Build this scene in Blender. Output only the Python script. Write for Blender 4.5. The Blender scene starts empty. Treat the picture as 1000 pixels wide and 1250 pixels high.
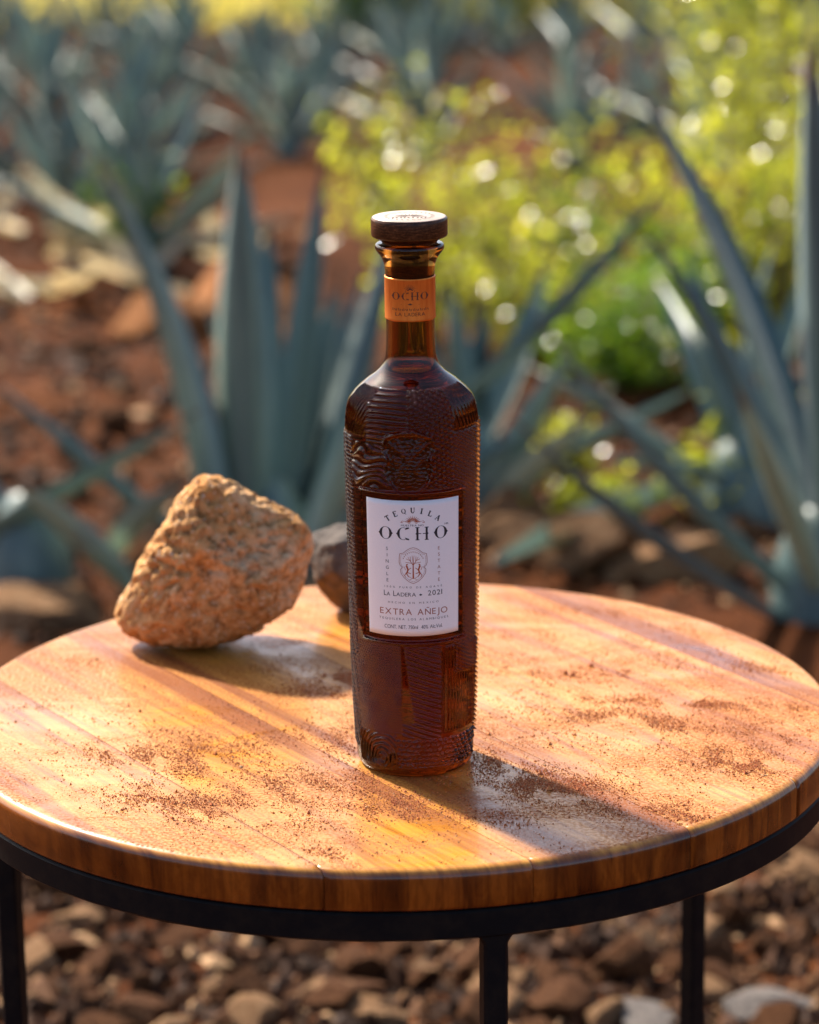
import bpy, bmesh, math, random
import numpy as np
from mathutils import Vector, Matrix, Quaternion, noise

random.seed(7)
RNG = np.random.default_rng(11)
S = bpy.context.scene
C = S.collection
R = math.radians

# ------------------------------------------------------------------ camera
TABLE_Z = 0.52                       # height of the table top
PITCH, ROLL, YAW = 0.26308, -0.0118, 0.03029
CAM = Vector((-0.03938, -1.64208, TABLE_Z + 0.56135))
FPX = 85.0 / 24.0 * 1000.0
cp, sp, cy_, sy_ = math.cos(PITCH), math.sin(PITCH), math.cos(YAW), math.sin(YAW)
FWD = Vector((sy_ * cp, cy_ * cp, -sp))
RIGHT = Vector((cy_, -sy_, 0))
UP = RIGHT.cross(FWD)
R2 = RIGHT * math.cos(ROLL) + UP * math.sin(ROLL)
U2 = UP * math.cos(ROLL) - RIGHT * math.sin(ROLL)
cd = bpy.data.cameras.new('camera')
cam = bpy.data.objects.new('camera', cd)
C.objects.link(cam)
M = Matrix.Identity(4)
for i in range(3):
    M[i][0], M[i][1], M[i][2], M[i][3] = R2[i], U2[i], -FWD[i], CAM[i]
cam.matrix_world = M
cd.sensor_fit = 'VERTICAL'
cd.sensor_height = 30.0
cd.sensor_width = 24.0
cd.lens = 85.0
cd.clip_start, cd.clip_end = 0.05, 600
cd.dof.use_dof = True
cd.dof.aperture_fstop = 5.0
S.camera = cam
S.render.resolution_x, S.render.resolution_y = 819, 1024

BOTTLE = Vector((0.0092, -0.0947, TABLE_Z))
cd.dof.focus_distance = (BOTTLE + Vector((0, -0.034, 0.11)) - CAM).dot(FWD)


def ray(px, py):
    return FWD + R2 * ((px - 500) / FPX) - U2 * ((py - 625) / FPX)


def at(px, py, y):
    d = ray(px, py)
    return CAM + d * ((y - CAM.y) / d.y)


def on_z(px, py, z=0.0):
    d = ray(px, py)
    return CAM + d * ((z - CAM.z) / d.z)


# ------------------------------------------------------------------ sky, sun, exposure
SUN_AZ, SUN_EL = R(-36), R(41)       # azimuth from +Y, negative towards -X
W = bpy.data.worlds.new('World')
S.world = W
W.use_nodes = True
nt = W.node_tree
nt.nodes.clear()
sky = nt.nodes.new('ShaderNodeTexSky')
sky.sky_type = 'NISHITA'
sky.sun_disc = False
sky.sun_elevation = SUN_EL
sky.sun_rotation = SUN_AZ % (2 * math.pi)
sky.air_density = 0.8
sky.dust_density = 2.6
sky.ozone_density = 0.6
bg = nt.nodes.new('ShaderNodeBackground')
bg.inputs[1].default_value = 0.115
out = nt.nodes.new('ShaderNodeOutputWorld')
nt.links.new(sky.outputs[0], bg.inputs[0])
nt.links.new(bg.outputs[0], out.inputs[0])

sd = bpy.data.lights.new('sun', 'SUN')
sd.energy = 5.0
sd.angle = R(3.0)
sd.color = (1.0, 0.92, 0.79)
sun = bpy.data.objects.new('sun', sd)
C.objects.link(sun)
SDIR = Vector((math.sin(SUN_AZ) * math.cos(SUN_EL), math.cos(SUN_AZ) * math.cos(SUN_EL), math.sin(SUN_EL)))
sun.rotation_euler = SDIR.to_track_quat('Z', 'Y').to_euler()
sun.location = SDIR * 20

S.view_settings.view_transform = 'Standard'
S.view_settings.look = 'None'
S.view_settings.exposure = 1.16
S.view_settings.gamma = 1.0
S.view_settings.use_curve_mapping = False
S.render.engine = 'CYCLES'
cy = S.cycles
cy.use_denoising = True
cy.max_bounces = 12
cy.transmission_bounces = 10
cy.glossy_bounces = 5
cy.diffuse_bounces = 3
cy.transparent_max_bounces = 8
cy.caustics_reflective = False
cy.caustics_refractive = True
cy.blur_glossy = 0.4
cy.sample_clamp_indirect = 8.0


# ------------------------------------------------------------------ helpers
def mesh_obj(name, verts, faces, mat=None, parent=None, smooth=True):
    me = bpy.data.meshes.new(name)
    me.from_pydata([tuple(v) for v in verts], [], faces)
    me.update()
    if smooth:
        me.polygons.foreach_set('use_smooth', [True] * len(me.polygons))
    return link(name, me, mat, parent)


def link(name, me, mat=None, parent=None):
    o = bpy.data.objects.new(name, me)
    if mat:
        for m in (mat if isinstance(mat, (list, tuple)) else [mat]):
            if m.name not in [x.name for x in me.materials if x]:
                me.materials.append(m)
    C.objects.link(o)
    if parent:
        o.parent = parent
    return o


def fast_mesh(name, V, Q):
    """numpy verts (n,3) and quads (m,4) or tris (m,3)"""
    me = bpy.data.meshes.new(name)
    k = Q.shape[1]
    me.vertices.add(len(V))
    me.vertices.foreach_set('co', np.asarray(V, np.float32).ravel())
    me.loops.add(Q.size)
    me.loops.foreach_set('vertex_index', Q.astype(np.int32).ravel())
    me.polygons.add(len(Q))
    me.polygons.foreach_set('loop_start', np.arange(0, Q.size, k, dtype=np.int32))
    me.polygons.foreach_set('loop_total', np.full(len(Q), k, np.int32))
    me.update(calc_edges=True)
    me.polygons.foreach_set('use_smooth', np.ones(len(Q), bool))
    me.validate()
    return me


def grid_faces(nu, nv, wrap=False):
    i = np.arange(nv - 1)[:, None]
    j = np.arange(nu if wrap else nu - 1)[None, :]
    j2 = (j + 1) % nu
    a = i * nu + j
    b = i * nu + j2
    return np.stack([a, b, b + nu, a + nu], -1).reshape(-1, 4)


def empty(name, loc=(0, 0, 0), rz=0.0):
    o = bpy.data.objects.new(name, None)
    o.empty_display_size = 0.05
    o.location = loc
    o.rotation_euler = (0, 0, rz)
    C.objects.link(o)
    return o


def tag(o, label=None, cat=None, group=None, kind=None):
    if label:
        o['label'] = label
    if cat:
        o['category'] = cat
    if group:
        o['group'] = group
    if kind:
        o['kind'] = kind
    return o


class NT:
    def __init__(self, name):
        self.m = bpy.data.materials.new(name)
        self.m.use_nodes = True
        self.t = self.m.node_tree
        self.t.nodes.clear()
        self.out = self.t.nodes.new('ShaderNodeOutputMaterial')
        self.p = self.t.nodes.new('ShaderNodeBsdfPrincipled')
        self.t.links.new(self.p.outputs[0], self.out.inputs[0])

    def n(self, typ, **kw):
        nd = self.t.nodes.new(typ)
        for k, v in kw.items():
            if k.startswith('i_'):
                nd.inputs[k[2:]].default_value = v
            else:
                setattr(nd, k, v)
        return nd

    def l(self, a, b):
        self.t.links.new(a, b)

    def set(self, **kw):
        for k, v in kw.items():
            k = k.replace('_', ' ')
            self.p.inputs[k].default_value = v

    def coord(self, kind='Object', scale=(1, 1, 1), rot=(0, 0, 0), loc=None):
        tc = self.n('ShaderNodeTexCoord')
        mp = self.n('ShaderNodeMapping')
        mp.inputs['Scale'].default_value = scale
        mp.inputs['Rotation'].default_value = rot
        self.l(tc.outputs[kind], mp.inputs['Vector'])
        if loc is not None:
            self.l(loc, mp.inputs['Location'])
        return mp.outputs[0]

    def noise(self, vec, scale, detail=4, rough=0.55, dist=0.0):
        nd = self.n('ShaderNodeTexNoise')
        nd.inputs['Scale'].default_value = scale
        nd.inputs['Detail'].default_value = detail
        nd.inputs['Roughness'].default_value = rough
        nd.inputs['Distortion'].default_value = dist
        if vec is not None:
            self.l(vec, nd.inputs['Vector'])
        return nd.outputs['Fac']

    def ramp(self, fac, stops):
        nd = self.n('ShaderNodeValToRGB')
        e = nd.color_ramp.elements
        while len(e) < len(stops):
            e.new(0.5)
        for el, (p, c) in zip(e, stops):
            el.position = p
            el.color = (c[0], c[1], c[2], 1) if isinstance(c, (tuple, list)) else (c, c, c, 1)
        self.l(fac, nd.inputs[0])
        return nd.outputs[0]

    def mix(self, fac, a, b, mode='MIX'):
        nd = self.n('ShaderNodeMix', data_type='RGBA', blend_type=mode)
        for s, v in ((nd.inputs[0], fac), (nd.inputs[6], a), (nd.inputs[7], b)):
            if hasattr(v, 'links') or isinstance(v, bpy.types.NodeSocket):
                self.l(v, s)
            elif isinstance(v, (tuple, list)):
                s.default_value = (v[0], v[1], v[2], 1)
            else:
                s.default_value = v
        return nd.outputs[2]

    def math(self, op, a, b=None, clamp=False):
        nd = self.n('ShaderNodeMath', operation=op, use_clamp=clamp)
        for s, v in ((nd.inputs[0], a), (nd.inputs[1], b)):
            if v is None:
                continue
            if isinstance(v, bpy.types.NodeSocket):
                self.l(v, s)
            else:
                s.default_value = v
        return nd.outputs[0]

    def bump(self, h, strength=0.3, dist=0.001):
        nd = self.n('ShaderNodeBump')
        nd.inputs['Strength'].default_value = strength
        nd.inputs['Distance'].default_value = dist
        self.l(h, nd.inputs['Height'])
        self.l(nd.outputs[0], self.p.inputs['Normal'])


def flat_mat(name, col, rough=0.5, metal=0.0, spec=0.5):
    n = NT(name)
    n.set(Base_Color=(*col, 1), Roughness=rough, Metallic=metal)
    n.p.inputs['Specular IOR Level'].default_value = spec
    return n.m


# ------------------------------------------------------------------ materials
PLANK_ANG = math.atan2(-0.850, 0.527)          # direction of the planks in the table plane


def wood_material():
    n = NT('varnished_wood')
    oi = n.n('ShaderNodeObjectInfo')
    off = n.n('ShaderNodeVectorMath', operation='SCALE')
    cmb = n.n('ShaderNodeCombineXYZ')
    n.l(oi.outputs['Random'], cmb.inputs[0])
    n.l(oi.outputs['Random'], cmb.inputs[1])
    n.l(oi.outputs['Random'], cmb.inputs[2])
    n.l(cmb.outputs[0], off.inputs[0])
    off.inputs['Scale'].default_value = 37.0
    # plank axes: first turn, then stretch along the grain
    v0 = n.coord('Object', rot=(0, 0, -PLANK_ANG))
    mp = n.n('ShaderNodeMapping')
    mp.inputs['Scale'].default_value = (2.6, 42, 9)
    n.l(v0, mp.inputs['Vector'])
    n.l(off.outputs[0], mp.inputs['Location'])
    v = mp.outputs[0]
    warp = n.noise(v, 0.7, 3)
    ring = n.noise(v, 1.5, 5, 0.6, 1.2)
    mp2 = n.n('ShaderNodeMapping')
    mp2.inputs['Scale'].default_value = (7, 330, 90)
    n.l(v0, mp2.inputs['Vector'])
    n.l(off.outputs[0], mp2.inputs['Location'])
    fine = n.noise(mp2.outputs[0], 1.0, 3, 0.6)
    base = n.ramp(ring, [(0.28, (0.20, 0.050, 0.007)), (0.42, (0.52, 0.200, 0.022)), (0.52, (0.70, 0.300, 0.046)),
                         (0.58, (0.55, 0.215, 0.025)), (0.66, (0.68, 0.290, 0.046)), (0.76, (0.24, 0.066, 0.010))])
    bands = n.ramp(warp, [(0.36, (0.40, 0.28, 0.22)), (0.48, (1, 1, 1)), (0.72, (1.1, 1.05, 0.98))])
    c = n.mix(1.0, base, bands, 'MULTIPLY')
    fr = n.ramp(fine, [(0.33, (0.55, 0.48, 0.42)), (0.52, (1, 1, 1))])
    c = n.mix(0.62, c, fr, 'MULTIPLY')
    # each plank has a tone of its own
    tone = n.ramp(oi.outputs['Random'], [(0.0, (1.02, 0.95, 0.88)), (0.5, (0.98, 0.98, 0.98)), (1.0, (0.95, 1.02, 1.04))])
    c = n.mix(1.0, c, tone, 'MULTIPLY')
    # side faces darkened: rim shade put into the colour, together with darker end grain
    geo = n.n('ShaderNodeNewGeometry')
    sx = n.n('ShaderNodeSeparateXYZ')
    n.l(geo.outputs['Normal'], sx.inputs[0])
    rim_shade = n.ramp(sx.outputs[2], [(0.35, (0.44, 0.25, 0.16)), (0.85, (1, 1, 1))])
    c = n.mix(1.0, c, rim_shade, 'MULTIPLY')
    mp3 = n.n('ShaderNodeMapping')
    mp3.inputs['Scale'].default_value = (4, 110, 5)
    n.l(v0, mp3.inputs['Vector'])
    n.l(off.outputs[0], mp3.inputs['Location'])
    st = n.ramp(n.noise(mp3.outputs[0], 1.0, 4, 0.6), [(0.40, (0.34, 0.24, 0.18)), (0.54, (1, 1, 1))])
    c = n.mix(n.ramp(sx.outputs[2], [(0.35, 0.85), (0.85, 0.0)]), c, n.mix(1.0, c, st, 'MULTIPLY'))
    # fine red soil rubbed into the top
    tc = n.n('ShaderNodeTexCoord')
    d1 = n.noise(n.coord('Object', scale=(0.7, 1.5, 1), rot=(0, 0, 0.25)), 10, 7, 0.68, 0.6)
    d2 = n.noise(tc.outputs['Object'], 520, 3, 0.6)
    dm = n.math('MULTIPLY', n.ramp(d1, [(0.36, 0.0), (0.54, 1.0)]), n.ramp(d2, [(0.38, 0.22), (0.60, 1.0)]))
    dm = n.math('MULTIPLY', dm, n.ramp(sx.outputs[2], [(0.8, 0.0), (0.97, 1.0)]))
    c2 = n.mix(n.math('MULTIPLY', dm, 0.90), c, (0.23, 0.070, 0.024))
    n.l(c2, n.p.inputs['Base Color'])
    rr = n.noise(tc.outputs['Object'], 14, 5, 0.6)
    rough = n.math('ADD', n.ramp(rr, [(0.3, 0.14), (0.7, 0.30)]), n.math('MULTIPLY', dm, 0.5))
    n.l(rough, n.p.inputs['Roughness'])
    n.set(IOR=1.52)
    n.l(n.math('SUBTRACT', 0.5, n.math('MULTIPLY', dm, 0.46)), n.p.inputs['Specular IOR Level'])
    n.l(n.math('SUBTRACT', 0.3, n.math('MULTIPLY', dm, 0.3)), n.p.inputs['Coat Weight'])
    n.p.inputs['Coat Weight'].default_value = 0.3
    n.p.inputs['Coat Roughness'].default_value = 0.10
    n.bump(n.math('ADD', fine, n.math('MULTIPLY', rr, 0.6)), 0.10, 0.0006)
    return n.m


def rock_material(name, cols, scale=1.0, pits=0.6, rough=0.9, flecks=False):
    n = NT(name)
    tc = n.n('ShaderNodeTexCoord')
    v = tc.outputs['Object']
    a = n.noise(v, 14 * scale, 6, 0.65)
    b = n.noise(v, 110 * scale, 5, 0.7)
    c = n.ramp(a, [(0.3, cols[0]), (0.5, cols[1]), (0.7, cols[2])])
    g = n.ramp(b, [(0.32, (0.42, 0.36, 0.32)), (0.5, (1, 1, 1)), (0.75, (1.25, 1.22, 1.2))])
    c = n.mix(pits, c, g, 'MULTIPLY')
    if flecks:      # pale mineral crumbs and dark iron stains
        f1 = n.noise(v, 330, 3, 0.6)
        c = n.mix(n.ramp(f1, [(0.60, 0.0), (0.68, 0.7)]), c, (0.72, 0.58, 0.44))
        f2 = n.noise(v, 45, 5, 0.7, 0.8)
        c = n.mix(n.ramp(f2, [(0.58, 0.0), (0.70, 0.75)]), c, (0.16, 0.055, 0.020))
    n.l(c, n.p.inputs['Base Color'])
    n.set(Roughness=rough)
    n.p.inputs['Specular IOR Level'].default_value = 0.1
    n.bump(b, 0.7, 0.004 / scale)
    return n.m


def agave_material(name, c0, c1, c2, trans=0.16):
    n = NT(name)
    tc = n.n('ShaderNodeTexCoord')
    v = n.coord('Object', scale=(30, 30, 2))
    a = n.noise(v, 1.0, 4, 0.6)
    oi = n.n('ShaderNodeObjectInfo')
    c = n.ramp(a, [(0.3, c0), (0.55, c1), (0.75, c2)])
    tone = n.ramp(oi.outputs['Random'], [(0, (0.75, 0.8, 0.85)), (0.5, (1, 1, 1)), (1, (1.2, 1.18, 1.05))])
    c = n.mix(1.0, c, tone, 'MULTIPLY')
    sz = n.n('ShaderNodeSeparateXYZ')
    n.l(tc.outputs['Object'], sz.inputs[0])
    n2 = n.noise(n.coord('Object', scale=(40, 40, 9)), 1.0, 5, 0.65)
    c = n.mix(n.ramp(n2, [(0.60, 0.0), (0.72, 0.55)]), c, (c1[0] * 1.9, c1[1] * 1.7, c1[2] * 1.4))
    tipm = n.math('ADD', sz.outputs[2], n.math('MULTIPLY', n2, 0.10))
    c = n.mix(n.ramp(tipm, [(0.93, 0.0), (1.0, 0.85)]), c, (0.16, 0.085, 0.04))
    n.l(c, n.p.inputs['Base Color'])
    n.set(Roughness=0.42)
    n.p.inputs['Subsurface Weight'].default_value = 0.0
    # backlit flesh lets a little light through
    tr = n.n('ShaderNodeBsdfTranslucent')
    n.l(c, tr.inputs[0])
    mx = n.n('ShaderNodeMixShader')
    mx.inputs[0].default_value = trans
    n.l(n.p.outputs[0], mx.inputs[1])
    n.l(tr.outputs[0], mx.inputs[2])
    n.l(mx.outputs[0], n.out.inputs[0])
    return n.m


def leaf_material(name, cols, trans=0.45):
    n = NT(name)
    tc = n.n('ShaderNodeTexCoord')
    a = n.noise(tc.outputs['Object'], 22, 3, 0.6)
    c = n.ramp(a, [(0.32, cols[0]), (0.5, cols[1]), (0.68, cols[2])])
    n.l(c, n.p.inputs['Base Color'])
    n.set(Roughness=0.17)
    tr = n.n('ShaderNodeBsdfTranslucent')
    c2 = n.mix(1.0, c, (1.5, 1.5, 0.6), 'MULTIPLY')
    n.l(c2, tr.inputs[0])
    mx = n.n('ShaderNodeMixShader')
    mx.inputs[0].default_value = trans
    n.l(n.p.outputs[0], mx.inputs[1])
    n.l(tr.outputs[0], mx.inputs[2])
    n.l(mx.outputs[0], n.out.inputs[0])
    return n.m


def soil_material():
    n = NT('red_soil')
    tc = n.n('ShaderNodeTexCoord')
    v = tc.outputs['Object']
    a = n.noise(v, 1.3, 5, 0.6)
    b = n.noise(v, 26, 6, 0.7)
    c = n.ramp(a, [(0.3, (0.050, 0.014, 0.004)), (0.5, (0.10, 0.030, 0.008)), (0.72, (0.19, 0.066, 0.020))])
    g = n.ramp(b, [(0.3, (0.4, 0.36, 0.32)), (0.52, (1, 1, 1)), (0.75, (1.4, 1.35, 1.25))])
    c = n.mix(0.8, c, g, 'MULTIPLY')
    n.l(c, n.p.inputs['Base Color'])
    n.set(Roughness=0.95)
    n.p.inputs['Specular IOR Level'].default_value = 0.08
    n.bump(b, 0.9, 0.03)
    return n.m


def glass_material():
    n = NT('amber_glass')
    n.set(Base_Color=(0.62, 0.34, 0.09, 1), Roughness=0.02, IOR=1.42)
    n.p.inputs['Transmission Weight'].default_value = 1.0
    va = n.n('ShaderNodeVolumeAbsorption')
    va.inputs['Color'].default_value = (0.68, 0.46, 0.18, 1)
    va.inputs['Density'].default_value = 110.0
    n.l(va.outputs[0], n.out.inputs['Volume'])
    return n.m


def stopper_material():
    n = NT('dark_stained_wood')
    v = n.coord('Object', scale=(60, 60, 500))
    a = n.noise(v, 3, 5, 0.65)
    b = n.noise(n.coord('Object', scale=(900, 900, 900)), 1, 3, 0.6)
    c = n.ramp(a, [(0.32, (0.020, 0.007, 0.003)), (0.5, (0.060, 0.022, 0.009)), (0.7, (0.14, 0.058, 0.025))])
    c = n.mix(0.6, c, n.ramp(b, [(0.4, (0.6, 0.55, 0.5)), (0.62, (1.6, 1.5, 1.4))]), 'MULTIPLY')
    n.l(c, n.p.inputs['Base Color'])
    n.set(Roughness=0.30)
    n.p.inputs['Specular IOR Level'].default_value = 0.25
    n.p.inputs['Coat Roughness'].default_value = 0.10
    n.bump(a, 0.12, 0.0003)
    return n.m


def foil_material():
    n = NT('copper_foil')
    a = n.noise(n.coord('Object', scale=(400, 400, 60)), 1, 4, 0.6)
    n.l(n.ramp(a, [(0.3, (0.70, 0.17, 0.022)), (0.7, (0.86, 0.27, 0.045))]), n.p.inputs['Base Color'])
    n.set(Roughness=0.42, Metallic=0.75)
    return n.m


def paper_material():
    n = NT('label_paper')
    a = n.noise(n.coord('Object', scale=(1, 1, 1)), 1600, 3, 0.6)
    n.l(n.ramp(a, [(0.3, (0.88, 0.86, 0.88)), (0.7, (0.93, 0.91, 0.93))]), n.p.inputs['Base Color'])
    n.set(Roughness=0.7)
    n.bump(a, 0.15, 0.0002)
    return n.m


WOOD = wood_material()
METAL = NT('black_powder_coat')
METAL.set(Base_Color=(0.006, 0.006, 0.007, 1), Roughness=0.5)
METAL.p.inputs['Specular IOR Level'].default_value = 0.10
METAL.l(METAL.ramp(METAL.noise(METAL.coord('Object'), 60, 6, 0.7), [(0.45, (0.006, 0.006, 0.007)), (0.74, (0.018, 0.013, 0.010))]), METAL.p.inputs['Base Color'])
METAL.bump(METAL.noise(METAL.coord('Object'), 700, 2), 0.12, 0.0004)
METAL = METAL.m
GLASS = glass_material()
STOPPER = stopper_material()
FOIL = foil_material()
PAPER = paper_material()
INK = flat_mat('dark_ink', (0.018, 0.016, 0.026), 0.6)
INK_SOFT = flat_mat('grey_ink', (0.07, 0.06, 0.08), 0.6)
INK_COPPER = flat_mat('copper_ink', (0.40, 0.075, 0.012), 0.5)
INK_PINK = flat_mat('rose_ink', (0.34, 0.11, 0.07), 0.5)
INK_ETCH = flat_mat('etched_brown', (0.11, 0.028, 0.010), 0.55)
CARVE = flat_mat('carved_brown', (0.05, 0.022, 0.012), 0.7)
ROCK_RED = rock_material('porous_red_rock', [(0.40, 0.165, 0.045), (0.57, 0.30, 0.12), (0.64, 0.45, 0.28)], 1.6, 0.95, flecks=True)
ROCK_GREY = rock_material('grey_brown_rock', [(0.07, 0.06, 0.055), (0.12, 0.10, 0.088), (0.24, 0.15, 0.09)], 1.0, 0.5)
STONE_A = rock_material('tan_stone', [(0.16, 0.075, 0.032), (0.27, 0.145, 0.07), (0.40, 0.26, 0.15)], 0.6, 0.6)
STONE_B = rock_material('brown_stone', [(0.035, 0.012, 0.004), (0.085, 0.032, 0.011), (0.17, 0.078, 0.032)], 0.6, 0.6)
STONE_C = rock_material('grey_stone', [(0.14, 0.12, 0.11), (0.22, 0.19, 0.17), (0.34, 0.29, 0.25)], 0.4, 0.6)
CLOD = rock_material('soil_clod', [(0.20, 0.070, 0.022), (0.34, 0.14, 0.05), (0.44, 0.21, 0.09)], 0.5, 0.7)
SOIL = soil_material()
AGAVE = agave_material('agave_skin', (0.095, 0.150, 0.148), (0.155, 0.225, 0.205), (0.32, 0.39, 0.31))
AGAVE_PALE = agave_material('pale_agave_skin', (0.24, 0.31, 0.23), (0.34, 0.41, 0.32), (0.46, 0.50, 0.40))
SPINE = flat_mat('spine_brown', (0.05, 0.025, 0.015), 0.5)
DRY = agave_material('dry_straw', (0.66, 0.57, 0.40), (0.78, 0.70, 0.54), (0.85, 0.80, 0.66), 0.6)
LEAF_Y = leaf_material('yellow_green_leaf', [(0.12, 0.16, 0.020), (0.34, 0.36, 0.045), (0.58, 0.52, 0.11)], 0.55)
LEAF_G = leaf_material('green_leaf', [(0.04, 0.10, 0.012), (0.11, 0.20, 0.022), (0.24, 0.30, 0.035)], 0.5)
BARK = flat_mat('twig_bark', (0.12, 0.075, 0.045), 0.8)
GRIT = NT('red_grit')
_oi = GRIT.n('ShaderNodeNewGeometry')
GRIT.l(GRIT.ramp(_oi.outputs['Random Per Island'], [(0, (0.22, 0.045, 0.012)), (0.5, (0.42, 0.105, 0.028)), (0.85, (0.52, 0.19, 0.06)), (1, (0.46, 0.28, 0.16))]), GRIT.p.inputs['Base Color'])
GRIT.set(Roughness=0.9)
GRIT = GRIT.m

# ------------------------------------------------------------------ ground
def axis(lo, hi, step, far, ratio=1.35):
    a = list(np.arange(lo, hi + 1e-6, step))
    s = step
    while a[-1] < far:
        s *= ratio
        a.append(a[-1] + s)
    s = step
    while a[0] > -far:
        s *= ratio
        a.insert(0, a[0] - s)
    return np.array(a)


def gz(x, y):
    h = 0.05 * noise.noise(Vector((x * 0.55, y * 0.55, 3.1)))
    h += 0.035 * noise.noise(Vector((x * 1.9, y * 1.9, 7.7)))
    h += 0.018 * noise.noise(Vector((x * 6.3, y * 6.3, 1.7)))
    h += 0.009 * abs(noise.noise(Vector((x * 17, y * 17, 4.4))))
    if y < 0.4:
        h *= max(0.0, min(1.0, (y + 0.1) / 0.5)) if y > -0.1 else 0.0
    return h


gx = axis(-3.2, 3.4, 0.05, 320)
gy = axis(-0.5, 9.0, 0.05, 320)
GV = np.array([(x, y, gz(x, y)) for y in gy for x in gx])
g = link('ground', fast_mesh('ground', GV, grid_faces(len(gx), len(gy))), SOIL)
tag(g, kind='structure')

# ------------------------------------------------------------------ table
TR, TT = 0.26184, 0.0235
table = empty('round_table', (0, 0, 0))
tag(table, 'round side table with varnished wooden plank top and black metal frame', 'table')


def lathe(profile, seg=96, closed=True):
    V, Fc = [], []
    n_ = len(profile)
    for r, z in profile:
        for k in range(seg):
            a = 2 * math.pi * k / seg
            V.append((r * math.cos(a), r * math.sin(a), z))
    Q = grid_faces(seg, n_, True)
    return np.array(V), Q


prof = []
er = 0.0055
for k in range(7):
    a = math.pi / 2 * k / 6
    prof.append((TR - er + er * math.sin(a), -er + er * math.cos(a)))
prof = prof + [(TR, -TT + 0.003), (TR - 0.0008, -TT + 0.0011), (TR - 0.003, -TT)]
DN = Vector((0.850, 0.527, 0))
joints = [-0.079 + 0.0938 * k for k in range(-3, 5)]
edges = [-1] + [j for j in joints if abs(j) < TR - 0.01] + [1]
for a, b in zip(edges[:-1], edges[1:]):
    bm = bmesh.new()
    seg = 288
    rings = [[bm.verts.new((r * math.cos(2 * math.pi * k / seg), r * math.sin(2 * math.pi * k / seg), z)) for k in range(seg)] for r, z in prof]
    for r0, r1 in zip(rings[:-1], rings[1:]):
        for k in range(seg):
            bm.faces.new((r0[k], r1[k], r1[(k + 1) % seg], r0[(k + 1) % seg]))
    bm.faces.new(rings[0])
    bm.faces.new(list(reversed(rings[-1])))
    gap = 0.00015
    for off, sgn in ((a, -1), (b, 1)):
        if abs(off) < 0.9:
            geom = bm.verts[:] + bm.edges[:] + bm.faces[:]
            bmesh.ops.bisect_plane(bm, geom=geom, dist=1e-6, plane_co=DN * (off - sgn * gap), plane_no=DN * sgn, clear_outer=True)
            ed = [e for e in bm.edges if e.is_boundary]
            if ed:
                bmesh.ops.holes_fill(bm, edges=ed, sides=0)
    bmesh.ops.recalc_face_normals(bm, faces=bm.faces[:])
    for f in bm.faces:
        f.smooth = abs(f.normal.z) < 0.97 and abs(f.normal.dot(DN)) < 0.97 or len(f.verts) == 4
    bmesh.ops.triangulate(bm, faces=[f for f in bm.faces if len(f.verts) > 4])
    for f in bm.faces:
        if abs(f.normal.z) > 0.999 or abs(f.normal.dot(DN)) > 0.999:
            f.smooth = False
    me = bpy.data.meshes.new('plank')
    bm.to_mesh(me)
    bm.free()
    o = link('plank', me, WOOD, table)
    o.location = (0, 0, TABLE_Z)

# black ring under the wood
fz1, fz0 = TABLE_Z - TT - 0.0006, TABLE_Z - TT - 0.0165
ro, ri = TR - 0.0015, TR - 0.0165
pv, pq = lathe([(ri, fz1), (ro - 0.0012, fz1), (ro, fz1 - 0.0012), (ro, fz0 + 0.0012), (ro - 0.0012, fz0), (ri, fz0), (ri, fz1)], 144)
o = link('frame_ring', fast_mesh('frame_ring', pv, pq), METAL, table)
o.data.set_sharp_from_angle(angle=R(30))


def tube_leg(ang):
    """square tube leg under the ring, with a weld flare where it meets it"""
    bm = bmesh.new()
    rc = TR - 0.0095
    w = 0.0065
    secs = [(fz0 + 0.0005, w + 0.0035), (fz0 - 0.002, w + 0.0016), (fz0 - 0.005, w), (0.012, w), (0.010, w + 0.0015), (-0.01, w + 0.0015)]
    prev = None
    for z, hw in secs:
        ring = []
        ch = 0.0016
        for sx, sy, fx in ((1, -1, 0), (1, -1, 1), (1, 1, 1), (1, 1, 0), (-1, 1, 0), (-1, 1, 1), (-1, -1, 1), (-1, -1, 0)):
            x = sx * (hw - (ch if fx == 0 else 0))
            y = sy * ((0.0065 if hw > w else hw) - (ch if fx == 1 else 0))
            ring.append(bm.verts.new((x, y, z)))
        if prev:
            for k in range(8):
                bm.faces.new((prev[k], prev[(k + 1) % 8], ring[(k + 1) % 8], ring[k]))
        else:
            bm.faces.new(ring)
        prev = ring
    bm.faces.new(list(reversed(prev)))
    bmesh.ops.recalc_face_normals(bm, faces=bm.faces[:])
    me = bpy.data.meshes.new('leg')
    bm.to_mesh(me)
    bm.free()
    o = link('leg', me, METAL, table)
    # ang measured from the camera side (-Y), towards +X
    o.location = (rc * math.sin(ang), -rc * math.cos(ang), 0)
    o.rotation_euler = (0, 0, ang)


for a in (R(10), R(127), R(254)):
    tube_leg(a)

# ------------------------------------------------------------------ bottle
bottle = empty('liquor_bottle', BOTTLE, math.atan2(CAM.x - BOTTLE.x, -(CAM.y - BOTTLE.y)))
tag(bottle, 'tall amber glass bottle with white label, copper neck band and wooden stopper', 'bottle')

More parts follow.
